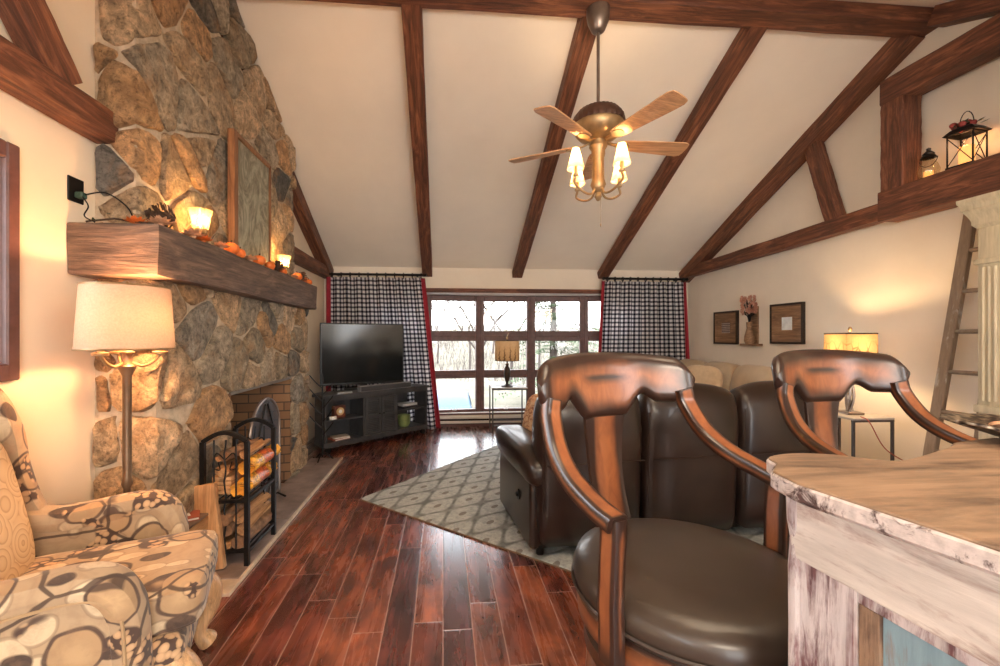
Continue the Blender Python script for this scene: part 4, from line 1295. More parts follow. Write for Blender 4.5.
# ------------------------------------------------------------------ on the mantel
MZ = 1.955
def pumpkin(x, y, z, r, label, sd, col='orange'):
    rr = random.Random(sd)
    ro = root('mini_pumpkin', (x, y, z), rr.uniform(0, 6), label, 'pumpkin', 'small pumpkins along the mantel')
    bm = B(); lathe(bm, [(0, .1 * r), (.5 * r, .0), (.9 * r, .3 * r), (r, .7 * r), (.85 * r, 1.15 * r), (.45 * r, 1.4 * r), (.12 * r, 1.28 * r), (0, 1.25 * r)], 32, wav=lambda t: -.09 * abs(math.sin(8 * PI * t)))
    obj('pumpkin_body', bm, M[col], ro, True)
    bm = B(); tube(bm, [(0, 0, 1.2 * r), (.04 * r, 0, 1.5 * r), (.2 * r, .05 * r, 1.75 * r)], [.13 * r, .09 * r, .1 * r], 7); obj('pumpkin_stem', bm, M['cone'], ro, True)
def pinecone(x, y, z, r, label, sd, rx=0.0):
    rr = random.Random(sd)
    bm = B()
    sq(bm, (0, 0, r), (r * 1.1, r * 1.1, r * 2.1), 1, 1, nu=10, nv=8)
    for i in range(52):
        t = i / 52; a = i * 2.39996; zz = r * 2.1 * t; w = r * (1.25 * math.sin(PI * min(1, .18 + t * .82)) + .12)
        d = Vector((math.cos(a), math.sin(a), 0)); s_ = Vector((-d.y, d.x, 0))
        p = d * w * .5 + Vector((0, 0, zz)); q = d * w + Vector((0, 0, zz + r * .22))
        ww = r * .26
        v = [bm.verts.new(k) for k in (p - s_ * ww * .6, p + s_ * ww * .6, q + s_ * ww, q - s_ * ww, q + d * .02 * r + Vector((0, 0, r * .12)))]
        bm.faces.new((v[0], v[1], v[2], v[4], v[3]))
    bm.transform(Matrix.Translation((x, y, z)) @ rotz(rr.uniform(0, 6)) @ rotx(rx))
    lo = min(v.co.z for v in bm.verts); bm.transform(T(0, 0, z - lo))
    thing_mesh('pine_cone', bm, M['cone'], label, 'pine cone', group='pine cones along the mantel')
def bloom(x, y, z, r, label, sd, col='bloom'):
    rr = random.Random(sd); bm = B()
    for ring, (n, e) in enumerate(((5, .9), (8, .55), (10, .2))):
        for k in range(n):
            a = 2 * PI * k / n + ring; d = Vector((math.cos(a) * math.cos(e), math.sin(a) * math.cos(e), math.sin(e)))
            s_ = Vector((-math.sin(a), math.cos(a), 0)); L = r * (.75 + .15 * ring)
            b0 = Vector((0, 0, r * .3))
            v = [bm.verts.new(p) for p in (b0, b0 + d * L * .6 + s_ * r * .3, b0 + d * L + Vector((0, 0, r * .1)), b0 + d * L * .6 - s_ * r * .3)]
            bm.faces.new(v)
    sq(bm, (0, 0, r * .35), (r * .5, r * .5, r * .5), 1, 1, nu=8, nv=6)
    bm.transform(T(x, y, z)); lo = min(v.co.z for v in bm.verts); bm.transform(T(0, 0, z - lo))
    thing_mesh('silk_flower', bm, M[col], label, 'flower', group='silk flowers along the mantel')
XM = -1.415
where = ['just right of the near glass candle holder', 'between the two candle holders, nearest the near one', 'middle of the mantel below the picture', 'right of the middle of the mantel', 'just left of the far candle holder', 'just right of the far candle holder', 'near the far end of the mantel', 'last at the far end of the mantel']
for i, (y, r) in enumerate(((2.92, .050), (3.07, .044), (3.36, .050), (3.56, .042), (3.86, .038), (4.22, .048), (4.42, .044), (4.60, .040))):
    pumpkin(XM + rnd.uniform(-.015, .015), y, MZ, r, 'small orange pumpkin on the mantel, ' + where[i], i)
for i, (y, r, w) in enumerate(((2.36, .056, 'large brown pine cone near the left end of the mantel'), (3.72, .042, 'dark pine cone on the mantel below the right edge of the picture'), (3.94, .040, 'small dark pine cone on the mantel beside the far candle holder'), (4.32, .042, 'dark pine cone among the pumpkins at the far end of the mantel'))):
    pinecone(XM - .01, y, MZ, r, w, i, R(80) if i == 0 else R(30))
for i, (x, y, r, w, c) in enumerate(((-1.53, 2.23, .055, 'orange silk flower at the near left end of the mantel', 'orange'), (-1.42, 2.24, .062, 'pale tan silk flower beside the pine cone at the near end of the mantel', 'bloom'), (-1.41, 2.50, .066, 'tan silk flower left of the near candle holder', 'bloom'), (-1.41, 2.60, .055, 'orange silk flower touching the near candle holder', 'orange'), (-1.41, 2.80, .06, 'tan silk flower right of the near candle holder', 'bloom'), (-1.41, 3.22, .058, 'tan silk flower at the middle of the mantel below the picture', 'bloom'), (-1.41, 4.13, .050, 'tan silk flower between far candle holder and far pumpkins', 'bloom'))):
    bloom(x, y, MZ, r, w, i, c)
# garland twigs and leaves
bm = B()
path = [Vector((-1.50 + .03 * math.sin(y * 9), y, MZ + .012 + .008 * math.sin(y * 17))) for y in [2.22 + 2.4 * i / 60 for i in range(61)]]
path = [Vector((-1.74, 2.20, MZ + .01)), Vector((-1.62, 2.21, MZ + .03))] + path
tube(bm, path, .005, 6)
gl = bm
GA = root('leaf_garland', (-1.5, 3.4, MZ), 0, 'green and brown leafy garland running the length of the mantel', 'garland')
obj('vine', bm, M['cone'], GA, True, world=True)
bm = B(); rr = random.Random(4)
for i in range(150):
    p = path[rr.randrange(len(path))] + Vector((rr.uniform(-.03, .04), rr.uniform(-.03, .03), rr.uniform(-.004, .03)))
    p.z = max(p.z, MZ + .004)
    a = rr.uniform(0, 6.28); d = Vector((math.cos(a), math.sin(a), rr.uniform(0, .6))).normalized(); s_ = d.cross(Vector((0, 0, 1))).normalized(); L = rr.uniform(.025, .05)
    bm.faces.new([bm.verts.new(q) for q in (p, p + d * L * .5 + s_ * L * .22, p + d * L, p + d * L * .5 - s_ * L * .22)])
o = obj('leaves', bm, M['leaf_green'], GA, world=True); o['kind'] = 'stuff'
bm = B()
for i in range(90):
    p = path[rr.randrange(3, len(path))] + Vector((rr.uniform(-.02, .05), rr.uniform(-.03, .03), 0)); sq(bm, (p.x, p.y, MZ + .012), (.016, .016, .016), 1, 1, nu=6, nv=4)
o = obj('berries', bm, M['orange'], GA, True, world=True, label='orange berries'); o['kind'] = 'stuff'
def votive(y, label, s=1.0):
    x = -1.47
    ro = root('candle_holder', (x, y, MZ), 0, label, 'candle holder', 'glass candle holders on the mantel')
    bm = B(); lathe(bm, [(0, 0), (.04 * s, 0), (.04 * s, .008 * s), (.012 * s, .02 * s), (.012 * s, .045 * s), (.028 * s, .06 * s), (.03 * s, .07 * s), (0, .07 * s)], 20); obj('stand', bm, M['black_iron'], ro, True)
    bm = B(); lathe(bm, [(0, .072 * s), (.035 * s, .074 * s), (.045 * s, .11 * s), (.052 * s, .17 * s), (.066 * s, .215 * s), (.064 * s, .215 * s), (.050 * s, .17 * s), (.043 * s, .112 * s), (.033 * s, .078 * s), (0, .076 * s)], 28)
    obj('glass_cup', bm, M['jar_glass'], ro, True)
    bm = B(); lathe(bm, [(0, .077 * s), (.03 * s, .078 * s), (.03 * s, .115 * s), (0, .115 * s)], 16); cn = obj('candle', bm, M['wax'], ro, True)
    fl = NT('flame'); fl.b.inputs['Emission Color'].default_value = (1, .62, .22, 1); fl.b.inputs['Emission Strength'].default_value = 30
    bm = B(); sq(bm, (0, 0, .135 * s), (.014, .014, .040), 1, 1, nu=8, nv=8); obj('flame', bm, fl.m, cn, True)
    light('candle_light', 'POINT', (x + .0, y, MZ + .155 * s), 4.0, (1.0, .55, .2), .012)
votive(2.68, 'tall glass candle holder with lit candle at the near end of the mantel')
votive(4.03, 'glass candle holder with lit candle toward the far end of the mantel', .92)
# picture panel leaning on the chimney
m = NT('painted_panel'); v = m.coord('Object', (5, 5, 2.2)); n = m.noise(v, 1.3, 9, .75, 2.5)
m.col(m.ramp(n, [(.3, (.07, .065, .045)), (.45, (.20, .19, .14)), (.6, (.40, .39, .30)), (.75, (.24, .16, .09))])); m.rough(.6); m.bump(n, .4, .01)
PP = root('picture', (-1.53, 3.49, MZ), 0, 'tall framed weathered picture leaning on the chimney above the mantel', 'picture')
px0, py0, py1, ph = -1.545, 3.15, 3.84, .95
bm = B(); box(bm, (-.005, py0 + .04 - 3.49, .02), (.012, py1 - .04 - 3.49, ph - .03)); obj('painted_panel', bm, m.m, PP)
bm = B(); box(bm, (-.015, py0 - 3.49, 0), (.035, py0 + .06 - 3.49, ph), .004, 1); box(bm, (-.015, py1 - .02 - 3.49, 0), (.02, py1 - 3.49, ph), .004, 1); box(bm, (-.015, py0 + .06 - 3.49, ph - .035), (.03, py1 - .05 - 3.49, ph), .004, 1); box(bm, (-.015, py0 + .06 - 3.49, 0), (.03, py1 - .05 - 3.49, .035), .004, 1)
obj('wooden_frame', bm, wood('picture_frame_wood', (.12, .05, .02), (.30, .13, .055), (.40, .20, .09), axis=2, knots=False), PP)
# outlet with plug and cord
OT = root('wall_outlet', (XL, 2.21, 2.06), 0, 'black outlet plate with a plug high on the left wall', 'outlet')
bm = B(); box(bm, (0, -.045, 0), (.008, .045, .12), .003, 1); obj('plate', bm, M['black_iron'], OT)
bm = B(); box(bm, (.008, -.016, .02), (.045, .02, .05), .005, 1); obj('plug', bm, plain('green_plug', (.03, .07, .05), .5), OT)
bm = B(); tube(bm, bez([Vector((XL + .04, 2.215, 2.10)), Vector((XL + .12, 2.24, 2.12)), Vector((XL + .20, 2.27, 2.06)), Vector((XL + .24, 2.27, 1.97))], 8), .0035, 6)
tube(bm, bez([Vector((XL + .04, 2.20, 2.09)), Vector((XL + .07, 2.20, 2.04)), Vector((XL + .06, 2.19, 1.99)), Vector((XL + .10, 2.20, 1.962))], 8), .003, 6)
thing_mesh('power_cord', bm, M['black_iron'], 'thin black cord drooping from the high outlet to the mantel', 'cord', smooth=True)

# ------------------------------------------------------------------ floor lamp
def floor_lamp():
    x, y = -1.46, 2.07
    ro = root('floor_lamp', (x, y, 0), 0, 'tall brass floor lamp with a linen drum shade behind the armchair', 'floor lamp')
    bm = B(); lathe(bm, [(0, 0), (.14, 0), (.14, .012), (.10, .028), (.05, .035), (.03, .06), (.018, .08), (0, .085)], 32); obj('base', bm, M['brass'], ro, True)
    bm = B(); lathe(bm, [(0, .08), (.016, .08), (.014, .3), (.020, .32), (.014, .34), (.014, .70), (.022, .72), (.017, .75), (.018, 1.22), (.032, 1.25), (.036, 1.265), (.022, 1.28), (.018, 1.31), (.03, 1.33), (.012, 1.34), (.008, 1.63), (0, 1.63)], 20); obj('pole', bm, plain('pole_bronze', (.20, .13, .08), .4, .6), ro, True)
    for k in range(3):
        a = R(20 + 120 * k); d = Vector((math.cos(a), math.sin(a), 0))
        bm = B(); tube(bm, bez([d * .02 + Vector((0, 0, 1.28)), d * .06 + Vector((0, 0, 1.265)), d * .10 + Vector((0, 0, 1.285)), d * .125 + Vector((0, 0, 1.32))], 6), .007, 8)
        lathe(bm, [(0, 1.315), (.03, 1.32), (.032, 1.33), (.014, 1.335), (.014, 1.40), (0, 1.40)], 14, o=(d.x * .125, d.y * .125, 0))
        obj('candle_arm', bm, M['brass'], ro, True)
    bm = B(); lathe(bm, [(.183, 1.345), (.183, 1.35), (.166, 1.628), (.166, 1.632)], 48); s = obj('lamp_shade', bm, M['linen_shade'], ro, True)
    for z, r in ((1.346, .1845), (1.631, .167)):
        bm = B(); lathe(bm, [(r, z - .004), (r + .002, z), (r, z + .004), (r - .002, z), (r, z - .004)], 48)
        obj('shade_trim', bm, M['brass'], s, True)
    bm = B(); lathe(bm, [(0, 1.63), (.012, 1.63), (.012, 1.642), (.006, 1.655), (0, 1.66)], 12); obj('finial', bm, M['brass'], ro, True)
    light('floor_lamp_light', 'POINT', (x + .05, y + .0, 1.48), 15, (1.0, .52, .22), .035)
floor_lamp()

# ------------------------------------------------------------------ wing armchair
def armchair():
    ro = root('wing_armchair', (-1.27, 1.62, 0), R(21), 'wing armchair in tan fabric printed with fruit and dark leaves', 'armchair')
    m = M['floral']
    # +x front, +y far side
    bm = B(); box(bm, (-.40, -.31, .25), (.33, .31, .41), .04, 3); obj('seat_base', bm, m, ro, True)
    bm = B(); sq(bm, (.03, 0, .475), (.70, .53, .17), .35, .22, nu=40, nv=14); obj('seat_cushion', bm, m, ro, 2)
    bm = B()
    for z, k in ((.415, .96), (.535, .96)):
        pts = []
        for i in range(49):
            b = 2 * PI * i / 48; c_, s_ = math.cos(b), math.sin(b)
            pts.append(Vector((.03 + math.copysign(abs(c_) ** .22, c_) * .35 * k, math.copysign(abs(s_) ** .22, s_) * .265 * k, z)))
        tube(bm, pts, .006, 6, False)
    obj('seat_piping', bm, m, ro, True)
    # back: leaning panel with a rounded top
    bm = B()
    Mb = T(-.36, 0, .40) @ roty(R(-12))
    outline = []
    for i in range(25):
        t = i / 24; a = PI * t
        outline.append((-.31 * math.copysign(abs(math.cos(a)) ** .6, math.cos(a)), .72 + .24 * math.sin(a) ** .7 if 0 < i < 24 else .72))
    outline = [(-.28, 0)] + outline + [(.28, 0)]
    def slabp(bm, P, x0, x1, r):
        n = len(P); cx = sum(p[0] for p in P) / n; cy = sum(p[1] for p in P) / n
        rings = []
        for x, k in ((x0, .90), (x0 + r * .4, .97), (x0 + r, 1), (x1 - r, 1), (x1 - r * .4, .97), (x1, .90), (x1 + r * .3, .6)):
            rings.append([bm.verts.new(Mb @ Vector((x, cx + (p[0] - cx) * k, cy + (p[1] - cy) * k))) for p in P])
        for a, b in zip(rings, rings[1:]):
            for k in range(n): bm.faces.new((a[k], a[(k + 1) % n], b[(k + 1) % n], b[k]))
        bm.faces.new(rings[0][::-1]); bm.faces.new(rings[-1])
    slabp(bm, outline, -.08, .06, .04)
    obj('backrest', bm, m, ro, 2)
    # back cushion
    bm = B(); sq(bm, (0, 0, 0), (.17, .46, .62), .5, .4, Mb @ T(.11, 0, .36), nu=28, nv=18)
    obj('back_cushion', bm, M['cream_stripe'] if 'cream_stripe' in M else m, ro, 2)
    for s_ in (-1, 1):
        # wing
        bm = B()
        prof = [(-.06, .02), (.20, .02), (.22, .14), (.18, .30), (.17, .46), (.18, .62), (.15, .78), (.06, .89), (-.06, .92)]
        pp = bez([Vector((a, 0, b)) for a, b in prof], 5)
        n = len(pp); rings = []
        for yy, k in ((-.035, .93), (-.022, 1.0), (.022, 1.0), (.035, .93)):
            rings.append([bm.verts.new(Mb @ Vector((.05 + (p.x - .05) * k, s_ * (.31 + yy + .10 * max(0, p.x) ), .4 + (p.z - .4) * k))) for p in pp])
        for a, b in zip(rings, rings[1:]):
            for k in range(n): bm.faces.new((a[k], a[(k + 1) % n], b[(k + 1) % n], b[k]))
        bm.faces.new(rings[0]); bm.faces.new(rings[-1])
        obj('wing', bm, m, ro, True)
        # arm: panel plus rolled top
        bm = B()
        path = bez([Vector((-.36, s_ * .32, .68)), Vector((-.15, s_ * .325, .655)), Vector((.06, s_ * .335, .67)), Vector((.145, s_ * .335, .65)), Vector((.19, s_ * .33, .57)), Vector((.20, s_ * .325, .44)), Vector((.205, s_ * .32, .29))], 6)
        sweep(bm, path, [.135] * 25 + [.12] * (len(path) - 25), .10, (0, 1, 0), .48)
        box(bm, (-.38, s_ * .325 - .045, .27), (.17, s_ * .325 + .045, .655), .015, 2)
        a_ = obj('arm', bm, m, ro, True)
        bm = B(); pth = [Vector((p.x + (.0 if p.z > .59 else .0), s_ * .390, p.z - (.03 if p.z > .6 else 0))) for p in path]
        tube(bm, pth, .005, 6); obj('arm_piping', bm, M['arm_cord'], a_, True)
    for sx, sy in ((1, -1), (1, 1), (-1, -1), (-1, 1)):
        bm = B()
        if sx > 0:
            tube(bm, bez([Vector((.26, sy * .25, .32)), Vector((.325, sy * .28, .25)), Vector((.335, sy * .285, .17)), Vector((.30, sy * .27, .08)), Vector((.33, sy * .28, .02))], 5), [.06, .066, .07, .07, .068, .064, .058, .052, .047, .042, .038, .034, .030, .028, .026, .026, .028, .032, .036, .040, .040], 12)
        else:
            tube(bm, [(-.33, sy * .27, .28), (-.42, sy * .28, 0)], [.032, .02], 8)
        obj('leg', bm, M['pale_leg'], ro, True)
M['arm_cord'] = plain('arm_cord', (.40, .27, .15), .8)
M['pale_leg'] = wood('pale_leg_wood', (.50, .27, .12), (.68, .42, .22), (.74, .50, .28), axis=2, rough=.35, bump=.05, knots=False)
m = NT('fan_print_cushion'); v = m.coord('Object', (1, 1, 1)); vo = m.n('ShaderNodeTexVoronoi'); m.l(v, vo.inputs['Vector']); vo.inputs['Scale'].default_value = 9
w = m.math('FRACT', m.math('MULTIPLY', vo.outputs['Distance'], 6.0))
m.col(m.ramp(w, [(.0, (.62, .46, .28)), (.6, (.56, .40, .24)), (.8, (.42, .28, .17)), (.95, (.62, .46, .28))])); m.rough(.85); M['cream_stripe'] = m.m
armchair()

# ------------------------------------------------------------------ rug
bm = B(); box(bm, (0, -2.9, 0), (2.6, 0, .014), .004, 1)
o = obj('area_rug', bm, M['rug']); o.location = (-.71, 3.68, 0.001); o.rotation_euler = (0, 0, R(50)); tag(o, 'pale grey green rug with a trellis pattern beside the leather sofa', 'rug')
bm2 = B(); box(bm2, (-.006, -2.906, 0), (2.606, 0.006, .008)); e_ = obj('rug_binding', bm2, plain('rug_binding', (.16, .10, .06), .9), o)

# ------------------------------------------------------------------ dark leather sofa, seen from behind
def leather_sofa():
    ang = R(6)
    ro = root('leather_sofa', (.58, 2.52, 0.016), ang, 'dark brown leather reclining sofa with its back to the bar stools', 'sofa')
    Lw = 2.16
    m = M['leather']
    bm = B(); box(bm, (.12, .12, .04), (Lw - .12, .86, .40), .03, 3); obj('base', bm, m, ro, True)
    nsec = 3; w = (Lw - .02) / nsec
    for i in range(nsec):
        a = .01 + i * w; b = a + w - .006
        # back section: lower panel, upper panel, pillow top
        bm = B()
        prof = [(.0, .015), (-.01, .30), (-.015, .60), (-.03, .62), (-.035, .86), (-.01, .96), (.06, 1.03), (.15, 1.045), (.24, .99), (.27, .85), (.25, .60), (.26, .42), (.20, .10)]
        nx = 12; rings = []
        for k in range(nx + 1):
            t = k / nx; x = a + (b - a) * t
            bulge = (1 - abs(2 * t - 1) ** 4)
            rings.append([bm.verts.new((x, p[0] - .012 * bulge * (p[1] > .2) + (.04 * (1 - bulge) if p[0] < .05 else -.04 * (1 - bulge)), p[1] + (.035 * math.sin(PI * t) * max(0, (p[1] - .6) / .4)) - .03 * (1 - bulge) * (p[1] > .9))) for p in prof])
        n = len(prof)
        for r0, r1 in zip(rings, rings[1:]):
            for k in range(n): bm.faces.new((r0[k], r0[(k + 1) % n], r1[(k + 1) % n], r1[k]))
        bm.faces.new(rings[0][::-1]); bm.faces.new(rings[-1])
        o = obj('backrest', bm, m, ro, 2)
        md = o.modifiers.new('s', 'SUBSURF'); md.levels = 1; md.render_levels = 1
        bm = B(); tube(bm, [Vector((a + .03 + (b - a - .06) * t / 10, -.034, .605)) for t in range(11)], .005, 5)
        tube(bm, [Vector((a + .02, -.0, .3 + .6 * t / 8)) for t in range(9)], .004, 5)
        obj('seam', bm, m, o, True)
        bm = B(); sq(bm, ((a + b) / 2, .56, .43), (w - .02, .62, .22), .4, .3, nu=28, nv=12); obj('seat_cushion', bm, m, ro, 2)
    for s_, x in ((-1, -.02), (1, Lw - .16)):
        bm = B(); box(bm, (x, .10, .03), (x + .18, .93, .50), .035, 3)
        a_ = obj('arm', bm, m, ro, True)
        bm = B(); sq(bm, (x + .075, .50, .57), (.25, .98, .22), .55, .45, T(0, 0, 0), nu=32, nv=14, fn=lambda v: Vector((v.x, v.y, v.z - .05 * (v.y < -.30) * min(1, (-.30 - v.y) / .2)))); obj('arm_pad', bm, m, a_, 2)
    bm = B(); cyl(bm, (-.022, .35, .30), (-.03, .35, .30), .035, n=20); box(bm, (-.045, .335, .29), (-.022, .375, .31), .004, 1); obj('recliner_handle', bm, M['black_iron'], ro, True)
    for x, y in ((.05, .12), (Lw - .05, .12), (.05, .85), (Lw - .05, .85)):
        bm = B(); cyl(bm, (x, y, 0), (x, y, .06), .025, n=12); obj('foot', bm, M['black_iron'], ro, True)
leather_sofa()
# floral throw pillow leaning on the left arm inside
m = NT('pillow_print'); v = m.coord('Object'); n = m.noise(v, 22, 4, .6, 1.0)
m.col(m.ramp(n, [(.35, (.55, .40, .26)), (.5, (.50, .30, .17)), (.56, (.20, .07, .04)), (.66, (.52, .36, .22))])); m.rough(.9)
bm = B(); sq(bm, (0, 0, 0), (.40, .13, .40), .55, .5, T(.80, 3.30, .74) @ rotz(R(-60)) @ rotx(R(-14)), nu=28, nv=14)
thing_mesh('throw_pillow', bm, m.m, 'tan throw pillow with a rust flower print behind the left arm of the leather sofa', 'pillow', smooth=2)

# ------------------------------------------------------------------ beige sofa along the right wall
def beige_sofa():
    ro = root('beige_sofa', (3.45, 5.24, 0), 0, 'beige upholstered sofa along the right wall below the pictures', 'sofa')
    m = M['beige']
    bm = B(); box(bm, (-.50, -1.0, .06), (.42, 1.0, .42), .04, 3); obj('base', bm, m, ro, True)
    bm = B(); box(bm, (.22, -1.02, .30), (.46, 1.02, .92), .07, 4); obj('back_frame', bm, m, ro, True)
    for i in range(3):
        y = -.64 + .64 * i
        bm = B(); sq(bm, (-.10, y, .49), (.78, .63, .22), .4, .3, nu=28, nv=12); obj('seat_cushion', bm, m, ro, 2)
        bm = B(); sq(bm, (0, 0, 0), (.30, .66, .54), .55, .38, T(.20, y, .80) @ roty(R(10)), nu=28, nv=14); obj('back_cushion', bm, m, ro, 2)
    for s_ in (-1, 1):
        bm = B(); box(bm, (-.50, s_ * 1.08 - .12, .08), (.42, s_ * 1.08 + .12, .62), .09, 5); obj('arm', bm, m, ro, True)
    for x in (-.44, .36):
        for y in (-1.05, 1.05):
            bm = B(); cyl(bm, (x, y, 0), (x, y, .08), .025, n=10); obj('foot', bm, M['cone'], ro)
beige_sofa()
def pillow(c, sz, Mx, mat, label):
    bm = B(); sq(bm, (0, 0, 0), sz, .6, .55, T(*c) @ Mx, nu=28, nv=14)
    thing_mesh('throw_pillow', bm, M[mat], label, 'pillow', smooth=2)
pillow((3.20, 5.0, .82), (.16, .52, .46), rotz(R(25)) @ roty(R(18)), 'cream_pillow', 'plump tan pillow on the middle of the beige sofa')
M['grey_pillow'] = plain('grey_pillow', (.30, .27, .20), .9, var=.5, scale=30)
pillow((3.26, 5.55, .80), (.15, .44, .42), rotz(R(-10)) @ roty(R(16)), 'grey_pillow', 'dark patterned pillow at the far end of the beige sofa')

# ------------------------------------------------------------------ lamp tables
def metal_table(loc, w, d, h, label, low=False):
    ro = root('side_table', loc, 0, label, 'side table')
    bm = B(); box(bm, (-w / 2, -d / 2, h - .018), (w / 2, d / 2, h), .004, 1); obj('tabletop', bm, M['table_top'], ro)
    for x in (-w / 2 + .012, w / 2 - .012):
        for y in (-d / 2 + .012, d / 2 - .012):
            bm = B(); box(bm, (x - .009, y - .009, 0), (x + .009, y + .009, h - .018)); obj('leg', bm, M['table_metal'], ro)
    for y in (-d / 2 + .012, d / 2 - .012):
        bm = B(); box(bm, (-w / 2, y - .008, h - .035), (w / 2, y + .008, h - .018)); obj('rail', bm, M['table_metal'], ro)
        if not low: bm = B(); box(bm, (-w / 2 + .02, y - .006, .12), (w / 2 - .02, y + .006, .134)); obj('rail', bm, M['table_metal'], ro)
    if low: bm = B(); box(bm, (-w / 2 + .01, -d / 2 + .01, .12), (w / 2 - .01, d / 2 - .01, .14)); obj('shelf', bm, M['table_metal'], ro)
    return ro
M['table_top'] = plain('table_top_stone', (.42, .40, .38), .3, var=.2, scale=12)
M['table_metal'] = plain('table_metal', (.09, .08, .08), .4, .6)
metal_table((.96, 6.18, 0), .52, .40, .67, 'square metal side table below the window carrying the tree lamp')
def table_lamp(loc, rz, square, sw, sh, zs, label, shade_m, basekind, e):
    ro = root('table_lamp', loc, rz, label, 'table lamp')
    bm = B()
    if basekind == 0:
        lathe(bm, [(0, 0), (.085, 0), (.085, .012), (.05, .025), (.022, .04), (.02, .07), (.035, .10), (.048, .17), (.05, .22), (.038, .28), (.02, .31), (.03, .33), (.012, .345), (.01, zs + sh + .02), (0, zs + sh + .02)], 24)
    else:
        box(bm, (-.07, -.07, 0), (.07, .07, .02), .005, 1)
        for k in range(5):
            tube(bm, bez([Vector((.02 * math.cos(k), .02 * math.sin(k), .02)), Vector((.03 * math.cos(k + 1), .03 * math.sin(k + 1), .15)), Vector((.012 * math.cos(k + 2), .012 * math.sin(k + 2), .32))], 5), .010, 6)
        cyl(bm, (0, 0, .3), (0, 0, zs + sh + .02), .008, n=8)
    obj('base', bm, M['dark_iron'] if basekind == 0 else M['pewter'], ro, True)
    bm = B()
    if square:
        h = sw / 2; pts = [(-h, -h), (h, -h), (h, h), (-h, h)]
        lo = [bm.verts.new((x, y, zs)) for x, y in pts]; hi = [bm.verts.new((x * .97, y * .97, zs + sh)) for x, y in pts]
        for k in range(4): bm.faces.new((lo[k], lo[(k + 1) % 4], hi[(k + 1) % 4], hi[k]))
    else:
        lathe(bm, [(sw / 2, zs), (sw / 2, zs + sh)], 40)
    bm.transform(T(0, 0, -zs))
    s = obj('lamp_shade', bm, shade_m, ro, 2 if not square else False); s.location = (0, 0, zs)
    if not square: s.rotation_euler = (0, 0, R(20))
    for z, k in ((zs, 1), (zs + sh, .97)):
        bm = B()
        if square:
            h = sw / 2 * k
            for a, b in (((-h, -h), (h, -h)), ((h, -h), (h, h)), ((h, h), (-h, h)), ((-h, h), (-h, -h))): cyl(bm, (*a, z), (*b, z), .006, n=6)
        else:
            lathe(bm, [(sw / 2 - .003, z - .004), (sw / 2 + .003, z - .004), (sw / 2 + .003, z + .004), (sw / 2 - .003, z + .004), (sw / 2 - .003, z - .004)], 40)
        obj('shade_trim', bm, M['dark_iron'], ro)
    bm = B(); sq(bm, (0, 0, zs + sh + .04), (.03, .03, .045), 1, 1, nu=10, nv=8)
    if basekind == 0: tube(bm, [(0, 0, zs + sh + .05), (.01, 0, zs + sh + .09), (.03, 0, zs + sh + .12)], .004, 5)
    obj('finial', bm, M['brass'], ro, True)
    if e: light('table_lamp_light', 'POINT', (loc[0], loc[1], loc[2] + zs + sh * .5), e, WARM, .03)
table_lamp((.94, 6.12, .67), 0, False, .36, .29, .385, 'table lamp with a tree-print drum shade in front of the window', M['tree_shade'], 0, 1.0)
metal_table((3.60, 3.49, 0), .38, .50, .72, 'pale topped metal side table by the right wall carrying the glowing lamp', True)
def amber_pat(m, cc):
    tc = m.n('ShaderNodeTexCoord'); sp = m.n('ShaderNodeSeparateXYZ'); m.l(tc.outputs['Object'], sp.inputs[0])
    w = m.n('ShaderNodeTexVoronoi', feature='DISTANCE_TO_EDGE'); m.l(m.coord('Object', (18, 18, 7)), w.inputs['Vector']); w.inputs['Scale'].default_value = 1.0
    low = m.ramp(sp.outputs[2], [(.06, 1.0), (.17, 0.0)])
    ln = m.ramp(w.outputs['Distance'], [(.03, 1.0), (.07, 0.0)])
    return m.mix(m.math('MULTIPLY', low, ln), cc, (.10, .05, .02))
M['branch_shade'] = shade_mat('branch_print_shade', (.50, .33, .15), .16, 60, amber_pat)
table_lamp((3.60, 3.45, .72), R(-8), True, .26, .22, .49, 'lit table lamp with a square amber branch-print shade by the right wall', M['branch_shade'], 1, 14)
bm = B(); box(bm, (-.16, -.17, 0), (.16, .17, .16), .008, 2); bm.transform(T(3.60, 3.45, .14)); thing_mesh('storage_box', bm, plain('dark_box', (.03, .035, .04), .5), 'dark box on the low shelf of the table under the glowing lamp', 'box')
bm = B(); tube(bm, bez([Vector((3.52, 3.28, .718 + .008)), Vector((3.50, 3.19, .70)), Vector((3.56, 3.12, .50)), Vector((3.75, 3.10, .38)), Vector((3.9, 3.2, .36)), Vector((XR - .01, 3.3, .34))], 8), .004, 6)
thing_mesh('lamp_cord', bm, plain('red_cord', (.35, .06, .04), .5), 'thin red cord hanging from the table under the glowing lamp', 'cord', smooth=True)

